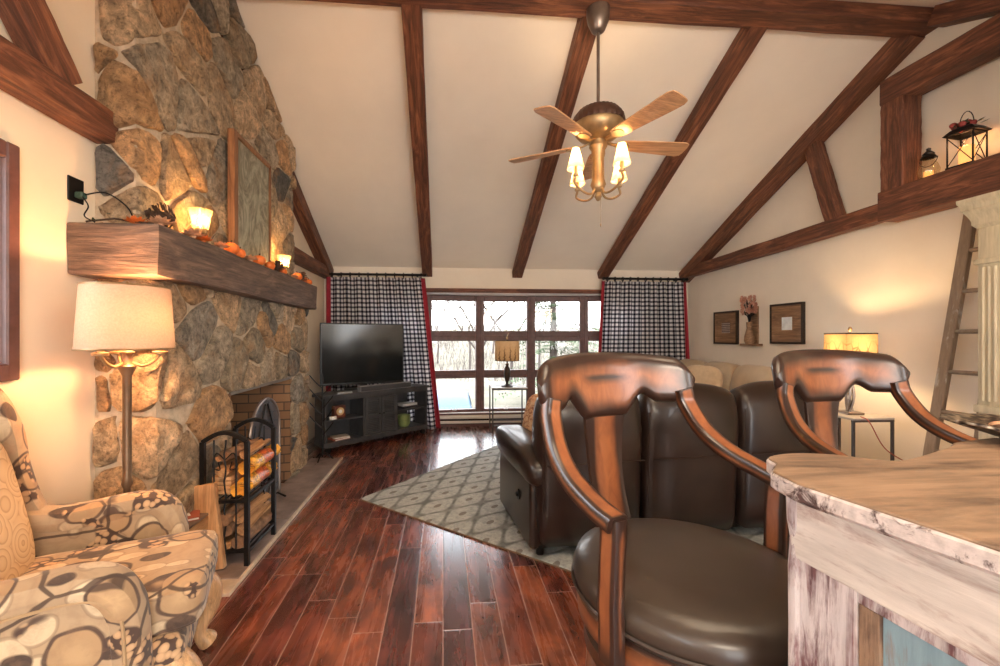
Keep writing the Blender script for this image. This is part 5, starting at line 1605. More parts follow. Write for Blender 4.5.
# ------------------------------------------------------------------ right wall pictures and flower sconce
def wframe(y0, y1, z0, z1, inner, label, win):
    ro = root('wall_picture', (XR, (y0 + y1) / 2, (z0 + z1) / 2), 0, label, 'picture')
    w = y1 - y0; h = z1 - z0; b = min(w, h) * .34
    def mitre(bm, o0, o1, x0, x1):
        O = [(-w / 2 + o0, -h / 2 + o0), (w / 2 - o0, -h / 2 + o0), (w / 2 - o0, h / 2 - o0), (-w / 2 + o0, h / 2 - o0)]
        I = [(-w / 2 + o1, -h / 2 + o1), (w / 2 - o1, -h / 2 + o1), (w / 2 - o1, h / 2 - o1), (-w / 2 + o1, h / 2 - o1)]
        for k in range(4):
            a, b_, c, d = O[k], O[(k + 1) % 4], I[(k + 1) % 4], I[k]
            f = [bm.verts.new((x0, *a)), bm.verts.new((x0, *b_)), bm.verts.new((x1, *c)), bm.verts.new((x1, *d))]
            g = [bm.verts.new((-.002, *a)), bm.verts.new((-.002, *b_)), bm.verts.new((-.002, *c)), bm.verts.new((-.002, *d))]
            bm.faces.new(f); bm.faces.new(g[::-1])
            for i in range(4): bm.faces.new((f[i], f[(i + 1) % 4], g[(i + 1) % 4], g[i]))
    bm = B(); mitre(bm, 0, .025, -.035, -.035); obj('outer_moulding', bm, M['dark_iron'], ro)
    bm = B(); mitre(bm, .025, b, -.030, -.018); obj('plank_border', bm, M['frame_wood'], ro)
    bm = B(); box(bm, (-.016, -w / 2 + b, -h / 2 + b), (-.004, w / 2 - b, h / 2 - b)); obj('frame_centre', bm, inner, ro)
M['frame_wood'] = wood('frame_planks', (.13, .07, .04), (.30, .17, .09), (.42, .26, .15), axis=1, rough=.6, knots=False)
m = NT('small_print'); v = m.coord('Object', (1, 40, 40)); sp = m.n('ShaderNodeSeparateXYZ'); m.l(v, sp.inputs[0])
gr = m.math('MAXIMUM', m.math('GREATER_THAN', m.math('FRACT', sp.outputs[1]), .6), m.math('GREATER_THAN', m.math('FRACT', sp.outputs[2]), .6))
m.col(m.mix(gr, (.55, .50, .45), (.10, .06, .05))); M['print_a'] = m.m
M['mirror_pale'] = plain('mirror_reflection_paint', (.78, .84, .90), .3, var=.15, scale=12)  # mirror: its window reflection is painted in as flat pale blue-white
wframe(5.36, 5.85, 1.30, 1.76, M['print_a'], 'smaller square wooden frame on the right wall, nearer the curtain', 0)
wframe(4.32, 4.79, 1.32, 1.79, M['mirror_pale'], 'larger square wooden frame on the right wall with a small pale blue-white mirror centre', 1)
FV = root('wall_vase', (3.93, 5.07, 1.29), 0, 'wall vase with dried flowers between the two wooden frames', 'vase')
bm = B(); box(bm, (-.06, -.14, 0), (.045, .14, .025), .005, 1); box(bm, (.03, -.07, .02), (.048, .07, .5), .005, 1); obj('wall_bracket', bm, M['frame_wood'], FV)
bm = B(); lathe(bm, [(0, .02), (.045, .02), (.06, .06), (.055, .12), (.03, .22), (.035, .30), (.03, .30), (0, .29)], 16, o=(-.03, 0, 0)); obj('vase_body', bm, M['frame_wood'], FV, True)
bm = B(); rr = random.Random(9)
for i in range(16):
    a = rr.uniform(0, 6.28); q = Vector((-.03 + .035 * math.cos(a), .07 * math.sin(a), rr.uniform(.38, .55)))
    tube(bm, bez([Vector((-.03, 0, .25)), Vector((-.03, q.y * .4, .36)), q], 4), .004, 5)
    cyl(bm, q, q + Vector((0, .02 * math.sin(a), .05)), .008, .002, 5)
obj('dark_stems', bm, M['black_iron'], FV)
bm = B()
for i in range(60):
    a = rr.uniform(0, 6.28); q = Vector((-.03 + .04 * math.cos(a), .12 * math.sin(a), .52 + .10 * rr.uniform(-1, 1)))
    for k in range(6):
        b = k * PI / 3; d = Vector((-.4, math.cos(b), math.sin(b))).normalized(); s_ = Vector((0, -math.sin(b), math.cos(b)))
        bm.faces.new([bm.verts.new(p) for p in (q, q + d * .022 + s_ * .010, q + d * .036, q + d * .022 - s_ * .010)])
o = obj('dried_flowers', bm, plain('dried_rose', (.50, .25, .18), .9, var=.4, scale=40), FV)

# ------------------------------------------------------------------ hutch and ladder
HU = root('hutch', (3.74, 1.95, 0), 0, 'tall cream painted hutch with crown moulding and arched glass doors at the right edge', 'cabinet')
hm = M['hutch']; hx0, hx1, hy0, hy1 = 3.56, 3.97, 1.35, 2.53
bm = B(); box(bm, (hx0 + .03, hy1 - .03, 0), (hx1, hy1, 2.17)); box(bm, (hx0 + .03, hy0, 0), (hx1, hy0 + .03, 2.17)); box(bm, (hx1 - .02, hy0, 0), (hx1, hy1, 2.17)); box(bm, (hx0 + .03, hy0, 2.12), (hx1, hy1, 2.17)); box(bm, (hx0, hy0, 0), (hx1, hy1, .9), .006, 1)
obj('carcass', bm, hm, HU, world=True)
for y in (hy1 - .07, (hy0 + hy1) / 2, hy0 + .07):
    bm = B(); box(bm, (hx0 - .015, y - .06, .9), (hx0 + .05, y + .06, 2.12), .008, 2)
    for k in (-.03, 0, .03): cyl(bm, (hx0 - .016, y + k, .98), (hx0 - .016, y + k, 1.86), .009, n=8)
    box(bm, (hx0 - .03, y - .075, 1.88), (hx0 + .05, y + .075, 1.915), .008, 2); box(bm, (hx0 - .03, y - .075, .9), (hx0 + .05, y + .075, .95), .008, 2)
    obj('pilaster', bm, hm, HU, True, world=True)
def crown(bm, levels):
    rings = [[bm.verts.new(p) for p in ((hx0 - d, hy0 - d, z), (hx1, hy0 - d, z), (hx1, hy1 + d, z), (hx0 - d, hy1 + d, z))] for d, z in levels]
    for a, b in zip(rings, rings[1:]):
        for k in range(4): bm.faces.new((a[k], a[(k + 1) % 4], b[(k + 1) % 4], b[k]))
    bm.faces.new(rings[0][::-1]); bm.faces.new(rings[-1])
bm = B(); crown(bm, [(0, 2.12), (.02, 2.15), (.02, 2.17), (.025, 2.19), (.035, 2.215), (.05, 2.245), (.055, 2.25), (.055, 2.275), (.068, 2.30), (.068, 2.325), (0, 2.325)]); obj('crown_moulding', bm, hm, HU, world=True)
for y0, y1 in ((hy0 + .13, (hy0 + hy1) / 2 - .06), ((hy0 + hy1) / 2 + .06, hy1 - .13)):
    bm = B(); c = (y0 + y1) / 2; hw = (y1 - y0) / 2
    outer = [(y0, .92), (y1, .92), (y1, 2.12), (y0, 2.12)]
    # frame with an arched opening
    n = 16
    inn = [(y1 - .045, .97)] + [(c + (hw - .045) * math.cos(PI * k / n), 1.84 + .20 * math.sin(PI * k / n)) for k in range(n + 1)] + [(y0 + .045, .97)]
    out = [(y1, .92)] + [(c + hw * max(-1, min(1, 1.35 * math.cos(PI * k / n))), 1.84 + min(.28, .28 * 1.6 * math.sin(PI * k / n)) if 0 < k < n else 1.84) for k in range(n + 1)] + [(y0, .92)]
    for xa, xb in ((hx0 + .005, hx0 + .03),):
        A1 = [bm.verts.new((xa, *p)) for p in out]; B1 = [bm.verts.new((xa, *p)) for p in inn]; A2 = [bm.verts.new((xb, *p)) for p in out]; B2 = [bm.verts.new((xb, *p)) for p in inn]
        k = len(A1)
        for i in range(k):
            j = (i + 1) % k
            for q in ((A1[i], A1[j], B1[j], B1[i]), (A2[i], B2[i], B2[j], A2[j]), (B1[i], B1[j], B2[j], B2[i]), (A1[i], A2[i], A2[j], A1[j])):
                bm.faces.new(q)
    box(bm, (hx0 + .012, c - .008, .95), (hx0 + .022, c + .008, 2.0))
    for z in (1.25, 1.55, 1.84): box(bm, (hx0 + .012, y0 + .04, z - .008), (hx0 + .022, y1 - .04, z + .008))
    d = obj('door', bm, hm, HU, world=True)
    bm = B(); box(bm, (hx0 + .024, y0 + .02, .94), (hx0 + .028, y1 - .02, 2.06)); obj('glass', bm, M['glass'], d, world=True)
bm = B()
for z in (1.25, 1.6): box(bm, (hx0 + .08, hy0 + .03, z), (hx1 - .02, hy1 - .03, z + .02))
obj('shelf', bm, hm, HU, world=True)
for i, (y, z) in enumerate(((2.1, 1.27), (2.28, 1.27), (2.12, 1.62), (2.3, 1.62), (2.1, .92), (2.28, .92))):
    bm = B(); lathe(bm, [(0, 0), (.035, 0), (.04, .01), (.07, .08), (.075, .16), (.06, .20), (.055, .20), (.065, .15), (0, .02)], 20, o=(3.78, y, z))
    thing_mesh('pitcher', bm, plain('glazed_%d' % i, ((.55, .55, .5), (.12, .2, .35), (.4, .2, .1), (.6, .5, .3), (.5, .55, .6), (.2, .25, .2))[i], .25), 'glazed jar behind the arched glass door of the hutch', 'jar', smooth=True, group='jars inside the hutch')

LD = root('wooden_ladder', (3.86, 2.95, 0), 0, 'old weathered wooden ladder leaning beside the cream hutch', 'ladder')
# the ladder leans against the wall; its rails converge towards the top
def rail(y0, y1, xb, xt):
    bm = B(); pth = [Vector((xb + (xt - xb) * t / 10, y0 + (y1 - y0) * t / 10, 2.34 * t / 10)) for t in range(11)]
    sweep(bm, pth, .075, .04, (0, 1, 0), .2); return bm
o = obj('rail', rail(2.94, 2.82, 3.64, 3.92), M['weathered'], LD, world=True)
o = obj('rail', rail(2.62, 2.62, 3.64, 3.92), M['weathered'], LD, world=True)
for i in range(7):
    z = .24 + .30 * i; t = z / 2.34
    bm = B(); cyl(bm, (3.64 + .28 * t, 2.94 - .12 * t, z), (3.64 + .28 * t, 2.62, z), .016, n=10); obj('rung', bm, M['rung'], LD, True, world=True)

# ------------------------------------------------------------------ lanterns on the beam
BZ = 2.645
LN = root('metal_lantern', (3.83, 2.785, BZ), R(8), 'large black metal lantern with orange candle and flowers on its top, on the beam', 'lantern')
bm = B()
w = .070
for x in (-w, w):
    for y in (-w, w): cyl(bm, (x, y, 0), (x, y, .245), .006, n=6)
box(bm, (-w - .008, -w - .008, 0), (w + .008, w + .008, .014)); 
for a, b in (((-w, -w), (w, -w)), ((w, -w), (w, w)), ((w, w), (-w, w)), ((-w, w), (-w, -w))):
    cyl(bm, (*a, .24), (*b, .24), .006, n=6)
obj('cage', bm, M['black_iron'], LN)
bm = B()
for (ax, ay), (bx_, by_) in (((-w, -w), (w, -w)), ((-w, -w), (-w, w)), ((w, -w), (w, w))):
    cyl(bm, (ax, ay, .02), (bx_, by_, .23), .003, n=5); cyl(bm, (bx_, by_, .02), (ax, ay, .23), .003, n=5)
obj('cross_wires', bm, M['black_iron'], LN)
bm = B(); lathe(bm, [(.122, .245), (.126, .25), (.085, .285), (.05, .30), (.045, .315), (0, .32)], 4, wav=None); bm.transform(rotz(R(45))); obj('roof', bm, M['black_iron'], LN)
bm = B(); tube(bm, [Vector((.0, .04 * math.cos(PI * t / 10), .31 + .10 * math.sin(PI * t / 10))) for t in range(11)], .003, 5); obj('handle', bm, M['black_iron'], LN)
em2 = plain('glowing_candle', (.80, .28, .06), .6, emit=(1, .42, .12), es=.6)
bm = B(); lathe(bm, [(0, .014), (.042, .014), (.043, .15), (.036, .155), (0, .145)], 20); obj('candle', bm, em2, LN, True)
bm = B(); rr = random.Random(2)
for i in range(9):
    sq(bm, (rr.uniform(-.06, .05), rr.uniform(-.07, .07), .30 + rr.uniform(.0, .03)), (.045, .045, .04), 1, 1, nu=8, nv=6)
obj('red_flowers', bm, plain('red_flower', (.30, .05, .04), .8, var=.5, scale=60), LN, True)
bm = B()
for i in range(30):
    p = Vector((rr.uniform(-.05, .05), rr.uniform(-.06, .06), .29 + rr.uniform(0, .03))); a = rr.uniform(0, 6.28); d = Vector((math.cos(a), math.sin(a), .3)); s_ = Vector((-d.y, d.x, 0))
    bm.faces.new([bm.verts.new(q) for q in (p, p + d * .025 + s_ * .01, p + d * .05, p + d * .025 - s_ * .01)])
obj('green_leaves', bm, M['leaf_green'], LN)
light('lantern_light', 'POINT', (3.80, 2.785, BZ + .19), .8, (1, .5, .2), .02)
GJ = root('glass_lantern', (3.82, 3.02, BZ), 0, 'small round glass jar lantern with a black metal top beside the timber post', 'lantern')
bm = B(); lathe(bm, [(0, .004), (.04, .004), (.06, .03), (.066, .07), (.05, .12), (.032, .15), (.03, .165)], 24); obj('glass_globe', bm, M['jar_glass'], GJ, True)
bm = B(); lathe(bm, [(0, 0), (.045, 0), (.045, .006), (0, .006)], 20); lathe(bm, [(.034, .16), (.05, .165), (.034, .19), (.036, .20), (.012, .225), (.015, .24), (0, .25)], 20); obj('metal_top', bm, M['black_iron'], GJ, True)
bm = B(); tube(bm, [Vector((0, .062 * math.cos(PI * (t / 10)), .16 + .0 - .0 + .06 * -math.sin(PI * t / 10))) for t in range(11)], .003, 5); obj('wire_bail', bm, M['black_iron'], GJ)
bm = B(); lathe(bm, [(0, .008), (.028, .008), (.028, .06), (0, .06)], 16); obj('candle', bm, em2, GJ, True)

# ------------------------------------------------------------------ bar stools
def swept_edge(bm, path, wid, thk, side, bev=.3):
    """sweep with extra rows across so the burnished edge can be stored; returns rings"""
    return sweep(bm, path, wid, thk, side, bev)
def stool(loc, rz, label):
    ro = root('bar_stool', loc, rz, label, 'bar stool', 'bar stools around the worn counter')
    m = M['burnished']; SZ = .80
    # crest rail: +x is the front; rail curves round behind the sitter
    cr_h = 1.25; Rc = .50
    nt, nz = 56, 16
    def top(t): return .098 - .030 * abs(t) ** 2.2 - .06 * max(0, (abs(t) - .80) / .20) ** 2.2
    def bot(t):
        a = abs(t)
        if a < .22: return -.122
        if a < .46:
            k = (a - .22) / .24; k = k * k * (3 - 2 * k); return -.122 + .074 * k
        if a < .62:
            k = (a - .46) / .16; k = k * k * (3 - 2 * k); return -.048 - .030 * k
        if a < .80: return -.078
        return -.078 + .078 * ((a - .80) / .20) ** 2.4
    def cpos(t, z, off):
        a = t * .70
        r = Rc + off
        lean = -.10 * (z / .2)
        return Vector((.16 - (r) * math.cos(a) + lean * .3, r * math.sin(a), cr_h + z))
    bm = B(); G = {}
    for side_, sg in ((0, -1), (1, 1)):
        for i in range(nt + 1):
            t = -1 + 2 * i / nt; zt, zb = top(t), bot(t)
            for j in range(nz + 1):
                s_ = j / nz; z = zb + (zt - zb) * s_
                ed = min(1, 4 * s_ * (1 - s_) * 1.6) * min(1, (1 - abs(t)) * 9 + .0)
                th = .021 * max(0, ed) ** .42
                if j in (0, nz) or i in (0, nt):
                    if side_ == 0: G[(0, i, j)] = bm.verts.new(cpos(t, z, 0))
                    G[(side_, i, j)] = G[(0, i, j)]
                else: G[(side_, i, j)] = bm.verts.new(cpos(t, z, sg * th))
        for i in range(nt):
            for j in range(nz):
                q = [G[(side_, i, j)], G[(side_, i + 1, j)], G[(side_, i + 1, j + 1)], G[(side_, i, j + 1)]]
                if len(set(q)) == 4 and q[0] is not q[2]:
                    try: bm.faces.new(q if side_ else q[::-1])
                    except ValueError: pass
    o = obj('crest_rail', bm, m, ro, 2)
    def ef(co):
        a = math.atan2(co.y, .16 - co.x); t = max(-1, min(1, a / .70)); z = co.z - cr_h
        d = min(top(t) - z, z - bot(t)) / .075
        e = min(d, (1 - abs(t)) * .35 / .085)
        # dark burnish streak in the middle of the crest
        st = math.exp(-((z - .012) / .012) ** 2 - (t / .26) ** 4) * .8
        return max(0, min(1, e)) * (1 - st)
    set_edge(o, ef)
    # splat
    bm = B(); ns, nw = 20, 8; G = {}
    for sd, sg in ((0, -1), (1, 1)):
        for i in range(ns + 1):
            s_ = i / ns; z = .76 + (cr_h - .10 - .76) * s_
            w = .074 - .012 * math.sin(PI * s_) + .012 * s_
            x = -.265 - .055 * s_ - .02 * math.sin(PI * s_)
            for j in range(nw + 1):
                y = w * (2 * j / nw - 1)
                th = .012 if 0 < j < nw else 0.006
                G[(sd, i, j)] = bm.verts.new((x + sg * th - .03 * (1 - (y / w) ** 2) * .3, y, z))
        for i in range(ns):
            for j in range(nw): bm.faces.new((G[(sd, i, j)], G[(sd, i + 1, j)], G[(sd, i + 1, j + 1)], G[(sd, i, j + 1)]))
    for i in range(ns):
        for j in (0, nw): bm.faces.new((G[(0, i, j)], G[(0, i + 1, j)], G[(1, i + 1, j)], G[(1, i, j)]))
    o = obj('splat', bm, m, ro, True); set_edge(o, lambda co: max(0, min(1, (.064 - abs(co.y)) / .035)))
    for s_ in (-1, 1):
        y0 = s_ * .235
        path = bez([Vector((-.235, s_ * .275, cr_h - .030)), Vector((-.225, s_ * .285, 1.17)), Vector((-.175, s_ * .30, 1.09)), Vector((-.10, s_ * .312, 1.035)), Vector((.0, s_ * .318, 1.0)), Vector((.065, s_ * .315, .985))], 8)
        bm = B(); sweep_e(bm, path, .060, .038, (0.25, s_ * 1.0, .0), .009)
        post = [Vector((.050, s_ * .312, .998)), Vector((.049, s_ * .312, .95)), Vector((.046, s_ * .312, .90)), Vector((.044, s_ * .314, .80)), Vector((.044, s_ * .312, .72)), Vector((.044, s_ * .312, .665))]
        sweep_e(bm, post, .056, .038, (1, 0, 0), .009)
        obj('arm', bm, m, ro, True)
    bm = B(); lathe(bm, [(0, .715), (.285, .715), (.300, .735), (.302, .765), (.292, .79), (.25, .806), (.15, .815), (0, .818)], 56); o = obj('seat_cushion', bm, M['seat_leather'], ro, 2)
    bm = B(); lathe(bm, [(.303, .742), (.307, .737), (.303, .732), (.298, .737)], 56); obj('seat_piping', bm, M['seat_leather'], o, True)
    bm = B(); lathe(bm, [(0, .64), (.27, .64), (.288, .65), (.292, .68), (.292, .705), (.28, .717), (0, .717)], 56); o = obj('seat_ring', bm, m, ro, True); set_edge(o, lambda co: min(1, abs(co.z - .64) / .02, abs(.717 - co.z) / .02))
    bm = B(); lathe(bm, [(0, .615), (.12, .615), (.12, .642), (0, .642)], 32); obj('swivel_plate', bm, M['black_iron'], ro, True)
    bm = B(); lathe(bm, [(.16, .56), (.262, .56), (.272, .57), (.272, .605), (.262, .615), (.16, .615), (.16, .56)], 56); o = obj('apron_ring', bm, m, ro, True); set_edge(o, lambda co: min(1, abs(co.z - .56) / .02, abs(.615 - co.z) / .02))
    for k in range(4):
        a = R(45 + 90 * k); d = Vector((math.cos(a), math.sin(a), 0)); s2 = Vector((-d.y, d.x, 0))
        bm = B(); sweep(bm, bez([d * .235 + Vector((0, 0, .61)), d * .25 + Vector((0, 0, .40)), d * .275 + Vector((0, 0, .18)), d * .30 + Vector((0, 0, 0))], 4), .05, .045, s2, .2)
        o = obj('leg', bm, m, ro, True); set_edge(o, lambda co: .7)
    bm = B()
    for k in range(4):
        a = R(45 + 90 * k); b = R(135 + 90 * k)
        p = Vector((math.cos(a) * .272, math.sin(a) * .272, .22)); q = Vector((math.cos(b) * .272, math.sin(b) * .272, .22)); md = (p + q) / 2
        sweep(bm, [p, md + md.normalized() * .03 * 0 , q], .03, .035, (0, 0, 1), .25)
    o = obj('footrest', bm, m, ro, True); set_edge(o, lambda co: .6)
    return ro
stool((.655, 1.075, 0), R(-69), 'nearest bar stool, its whole round leather seat in view at the bottom')
stool((1.60, 1.30, 0), R(-83), 'middle bar stool, rising behind the worn counter top')
stool((2.50, 1.05, 0), R(-95), 'bar stool cut off by the right edge of the picture')

# ------------------------------------------------------------------ worn painted counter in the foreground
KC = root('counter_cabinet', (1.2, .40, 0), 0, 'white distressed wooden counter cabinet with a worn tan top in the right foreground', 'counter')
TZ = 1.17
key = [(.605, .724), (.623, .763), (.685, .783), (.764, .770), (.829, .724), (.912, .742), (1.068, .807), (1.161, .848), (1.579, .927), (1.974, .87), (1.95, .20), (.70, .15), (.650, .25), (.598, .407), (.553, .62), (.562, .68)]
from_bez = []
sm = bez([Vector((a, b, 0)) for a, b in key[:9]], 6)
P_ = [(p.x, p.y) for p in sm] + key[9:]
bm = B()
def prism2(bm, P, lv):
    n = len(P)
    # inward offset along vertex normals
    nr = []
    for k in range(n):
        a = Vector(P[k - 1]); b = Vector(P[k]); c = Vector(P[(k + 1) % n])
        t = ((b - a).normalized() + (c - b).normalized()); t = t.normalized() if t.length > 1e-6 else Vector((1, 0))
        nr.append(Vector((t.y, -t.x)))
    ar = sum(P[k][0] * P[(k + 1) % n][1] - P[(k + 1) % n][0] * P[k][1] for k in range(n))
    sg = 1 if ar > 0 else -1
    rings = [[bm.verts.new((P[k][0] - sg * nr[k].x * d, P[k][1] - sg * nr[k].y * d, z)) for k in range(n)] for d, z in lv]
    for a, b in zip(rings, rings[1:]):
        for k in range(n): bm.faces.new((a[k], a[(k + 1) % n], b[(k + 1) % n], b[k]))
    bm.faces.new(rings[0][::-1]); bm.faces.new(rings[-1])
prism2(bm, P_, [(.006, TZ - .032), (0, TZ - .026), (0, TZ - .006), (.003, TZ - .003)])
obj('top_edge', bm, M['worn_edge'], KC, world=True, label='white chipped edge of the top')
bm = B(); prism2(bm, P_, [(.0035, TZ - .004), (.0035, TZ - .001), (.006, TZ)])
obj('countertop', bm, M['top_wood'], KC, world=True)
# body: the left face runs from F0 towards the viewer
F0 = Vector((.612, .690, 0)); dd = Vector((.10, -.995, 0)).normalized(); angf = math.atan2(dd.y, dd.x)
# local frame: x along the face, y outward is negative (to the left of the cabinet)
MF = Matrix.Translation(F0) @ rotz(angf)
def fb(bm, lo, hi, bev=0): box(bm, lo, hi, bev, 2 if bev else 1, MF)
LF = .62
bm = B(); fb(bm, (.0, .012, .02), (LF, 1.1, TZ - .03)); obj('body', bm, M['worn_white'], KC, world=True)
bm = B(); fb(bm, (0, -.006, 1.018), (LF, .014, TZ - .032), .003); obj('apron', bm, M['worn_white'], KC, world=True)
bm = B(); fb(bm, (0.008, .0, .02), (.105, .014, 1.018), .002); fb(bm, (.105, .0, 1.0), (LF, .014, 1.018), .002); fb(bm, (.135, .0, .02), (LF, .014, .12), .002); obj('stile', bm, M['worn_streak'], KC, world=True, label='white stile with purple streaks showing through')
bm = B(); fb(bm, (.106, .001, .02), (.134, .014, 1.0), .002); obj('stile', bm, M['worn_brown'], KC, world=True, label='bare brown stile')
bm = B(); fb(bm, (.134, .008, .12), (LF, .013, 1.0)); obj('panel', bm, M['worn_blue'], KC, world=True, label='worn blue recessed panel')
bm = B()
prof = [(1.14, .004), (1.12, -.004), (1.08, -.002), (1.05, .004), (1.0, .0), (.9, .001), (.7, .0), (.4, .0), (.02, -.002)]
pth = [MF @ Vector((.004, b, z)) for z, b in prof]
sweep(bm, pth, .018, .018, (1, 0, 0), .3); obj('corner_post', bm, M['worn_streak'], KC, True, world=True)

# dish on the counter
DI = root('decorative_dish', (1.285, .81, TZ), 0, 'dark patterned metal dish on the worn counter top at the right edge', 'dish')
mm = NT('dish_metal'); v = mm.coord('Object'); vo = mm.n('ShaderNodeTexVoronoi'); mm.l(v, vo.inputs['Vector']); vo.inputs['Scale'].default_value = 70
mm.col(mm.ramp(vo.outputs['Distance'], [(.3, (.03, .02, .018)), (.5, (.14, .10, .07)), (.7, (.35, .28, .20))])); mm.rough(.35); mm.b.inputs['Metallic'].default_value = .7
bm = B(); lathe(bm, [(0, 0), (.05, 0), (.055, .006), (.09, .018), (.13, .032), (.142, .036), (.143, .039), (.13, .037), (.09, .024), (.05, .012), (0, .010)], 48, wav=lambda t: .012 * math.cos(2 * PI * 16 * t)); obj('dish_bowl', bm, mm.m, DI, True)
bm = B()
for s_ in (-1,):
    tube(bm, bez([Vector((s_ * .135, -.03, .036)), Vector((s_ * .165, -.02, .045)), Vector((s_ * .165, .02, .045)), Vector((s_ * .135, .03, .036))], 5), .004, 6)
obj('dish_handle', bm, mm.m, DI, True)
rr = random.Random(12)
for i in range(7):
    a = i * .9; q = Vector((1.285 + .055 * math.cos(a) * (i > 0), .81 + .055 * math.sin(a) * (i > 0), TZ + .014))
    bm = B(); sq(bm, (q.x, q.y, q.z + .011), (.036, .036, .024), 1, 1, nu=12, nv=8)
    thing_mesh('dried_pod', bm, M['cone'] if i % 2 else M['bloom'], 'small dried pod in the dark metal dish', 'dried pod', smooth=True, group='dried pods in the dish')

# ------------------------------------------------------------------ outside the window
def ext(name, bm, mat, label=None, cat=None, kind=None, smooth=False, group=None):
    return thing_mesh(name, bm, mat, label, cat, None, smooth, group, kind)
m = NT('dry_lawn'); v = m.coord('Object'); n = m.noise(v, .8, 6, .7)
m.col(m.ramp(n, [(.35, (.10, .085, .055)), (.65, (.17, .145, .10))])); m.rough(1)
bm = B(); G = []
for i in range(41):
    row = []
    for j in range(31):
        x = -50 + 110 * i / 40; y = YB + .6 + (j / 30) ** 1.6 * 90
        z = -1.3 + (0 if y < 16 else 4.2 * (1 - math.exp(-((y - 16) / 30) ** 2))) + noise.noise(Vector((x * .08, y * .08, 0))) * 1.2 * min(1, (y - YB) / 20)
        row.append(bm.verts.new((x, y, z)))
    G.append(row)
for i in range(40):
    for j in range(30): bm.faces.new((G[i][j], G[i + 1][j], G[i + 1][j + 1], G[i][j + 1]))
o = obj('outside_ground', bm, m.m, None, 2); o['kind'] = 'structure'
bark = plain('winter_bark', (.06, .045, .038), .95, var=.3, scale=6)
def bare_tree(x, y, z, h, sd, label):
    rr = random.Random(sd); bm = B()
    def br(p, d, L, r, k):
        mid = p + d * L * .5 + Vector((rr.uniform(-1, 1), rr.uniform(-1, 1), 0)) * L * .05
        q = p + d * L
        tube(bm, [p, mid, q], [r, r * .85, r * .65], 5 if k < 2 else 3, False)
        if k >= 5 or r < .004: return
        for c in range(3 if k < 4 else 2):
            a = rr.uniform(0, 6.28); e = rr.uniform(.35, .8)
            s_ = Vector((math.cos(a), math.sin(a), 0)); nd = (d * math.cos(e) + s_ * math.sin(e) + Vector((0, 0, .12))).normalized()
            br(q - d * L * rr.uniform(0, .35), nd, L * rr.uniform(.6, .8), r * .6, k + 1)
    br(Vector((x, y, z)), Vector((rr.uniform(-.06, .06), 0, 1)).normalized(), h * .32, h * .009, 0)
    ext('bare_tree', bm, bark, label, 'tree', group='bare winter trees outside the window')
bare_tree(1.35, 15, -1.3, 8.0, 3, 'bare tree in the middle of the bow window, behind the tree-print lamp')
bare_tree(2.9, 18, -1.2, 9.0, 5, 'bare tree right of the tree-print lamp, half hidden by the evergreen')
bare_tree(-.4, 30, -.5, 8, 8, 'far bare tree on the hill at the left of the window')
bare_tree(1.8, 28, -.8, 9, 13, 'far bare tree on the hill behind the window centre')
bare_tree(6.0, 26, -1.0, 9, 17, 'far bare tree at the right of the window')
bare_tree(3.9, 33, 0, 9, 23, 'distant bare tree on the hill behind the evergreen')
# brush line on the hill
bm = B(); rr = random.Random(77)
for i in range(2600):
    y = rr.uniform(20, 44); x = (rr.uniform(-.30, .55)) * y
    z = -1.3 + 4.2 * (1 - math.exp(-((y - 16) / 30) ** 2)); h = rr.uniform(.5, 1.7)
    p = Vector((x, y, z - .3)); q = p + Vector((rr.uniform(-.3, .3) * h, rr.uniform(-.2, .2), h)); s_ = .02
    bm.faces.new([bm.verts.new(k) for k in (p, p + Vector((.04, 0, 0)), q)])
    q2 = p.lerp(q, .5); e = q2 + Vector((rr.uniform(-.5, .5), 0, rr.uniform(.3, .8))); bm.faces.new([bm.verts.new(k) for k in (q2, q2 + Vector((.025, 0, 0)), e)])
o = ext('winter_brush', bm, plain('brush_bark', (.13, .105, .09), .95, var=.4, scale=2), 'grey brown winter brush covering the hillside outside', 'brush', 'stuff')
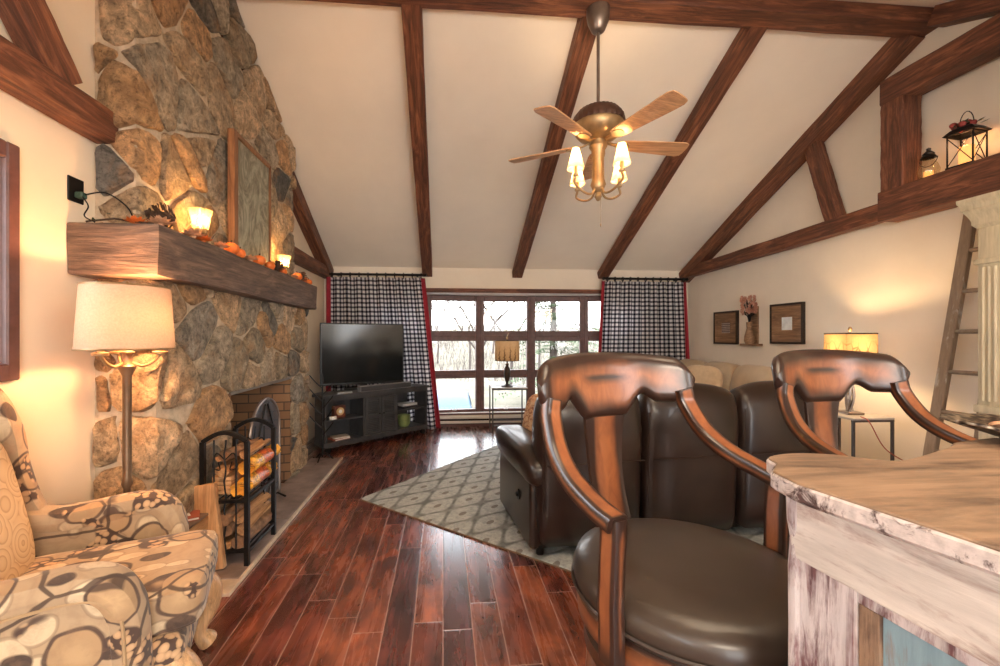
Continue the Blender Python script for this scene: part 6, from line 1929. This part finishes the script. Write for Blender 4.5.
# evergreen
ET = root('evergreen_tree', (3.6, 13.5, -1.3), 0, 'green evergreen tree outside the right half of the window', 'tree')
bm = B(); tube(bm, [(0, 0, 0), (0, 0, 3), (0, 0, 7)], [.16, .11, .02], 8); obj('trunk', bm, bark, ET, True)
bm = B(); rr = random.Random(6)
for i in range(230):
    t = rr.random() ** .8; z = .7 + 6.2 * t; L = (1 - t) * 2.1 + .2; a = rr.uniform(0, 6.28)
    d = Vector((math.cos(a), math.sin(a), -.12)); s_ = Vector((-d.y, d.x, 0))
    for k in range(16):
        u = (k + 1) / 16 * L; c = Vector((0, 0, z)) + d * u + Vector((0, 0, .10 * math.sin(u * 2)))
        for g in (-1, 1):
            l2 = .30 * (1 - .5 * k / 16); e = c + s_ * g * l2 + d * .10 + Vector((0, 0, rr.uniform(-.08, .02)))
            bm.faces.new([bm.verts.new(q) for q in (c - d * .03, c + d * .05, e)])
o = obj('needles', bm, plain('evergreen_needles', (.05, .085, .028), .8, var=.35, scale=3), ET)
# parked car, only its roof and windows above the sill line
CRr = root('parked_car', (-.05, 11.0, -1.45), R(88), 'pale blue car parked outside the lower left window pane', 'car')
prof = [(-2.1, .35), (-2.15, .62), (-1.95, .80), (-1.35, .88), (-.75, 1.32), (-.1, 1.42), (.6, 1.38), (1.25, .98), (1.95, .88), (2.15, .66), (2.1, .35)]
pp = bez([Vector((a, 0, b)) for a, b in prof], 5)
bm = B(); rings = []
for y, k in ((-.82, .0), (-.86, .0), (-.80, .0), (-.66, .08), (.66, .08), (.80, 0), (.86, 0)):
    rings.append([bm.verts.new((p.x, y * (1 - .18 * max(0, (p.z - .85) / .6)), p.z + (k * .5 if p.z > .9 else 0) * .6 - (.04 if abs(y) > .7 and p.z > 1.2 else 0))) for p in pp])
n = len(pp)
for a, b in zip(rings, rings[1:]):
    for k in range(n): bm.faces.new((a[k], a[(k + 1) % n], b[(k + 1) % n], b[k]))
bm.faces.new(rings[0][::-1]); bm.faces.new(rings[-1])
obj('car_body', bm, plain('car_blue', (.06, .10, .15), .5, .0, coat=.1, var=.04), CRr, True)
for s_ in (-1, 1):
    bm = B(); q = [(-1.15, .92), (-.65, 1.28), (-.08, 1.35), (-.08, .92)]; q2 = [(0, .92), (0, 1.35), (.52, 1.31), (1.05, .94)]
    for Q in (q, q2): bm.faces.new([bm.verts.new((x, s_ * (.862 * (1 - .18 * max(0, (z - .85) / .6)) + .004), z)) for x, z in Q])
    obj('side_window', bm, M['screen'], CRr)
    for x in (-1.35, 1.35):
        bm = B(); cyl(bm, (x, s_ * .72, .33), (x, s_ * .90, .33), .33, n=28); w_ = obj('wheel', bm, M['black_iron'], CRr, True)
        bm = B(); cyl(bm, (x, s_ * .89, .33), (x, s_ * .91, .33), .20, n=20); obj('wheel_hub', bm, M['pewter'], w_)
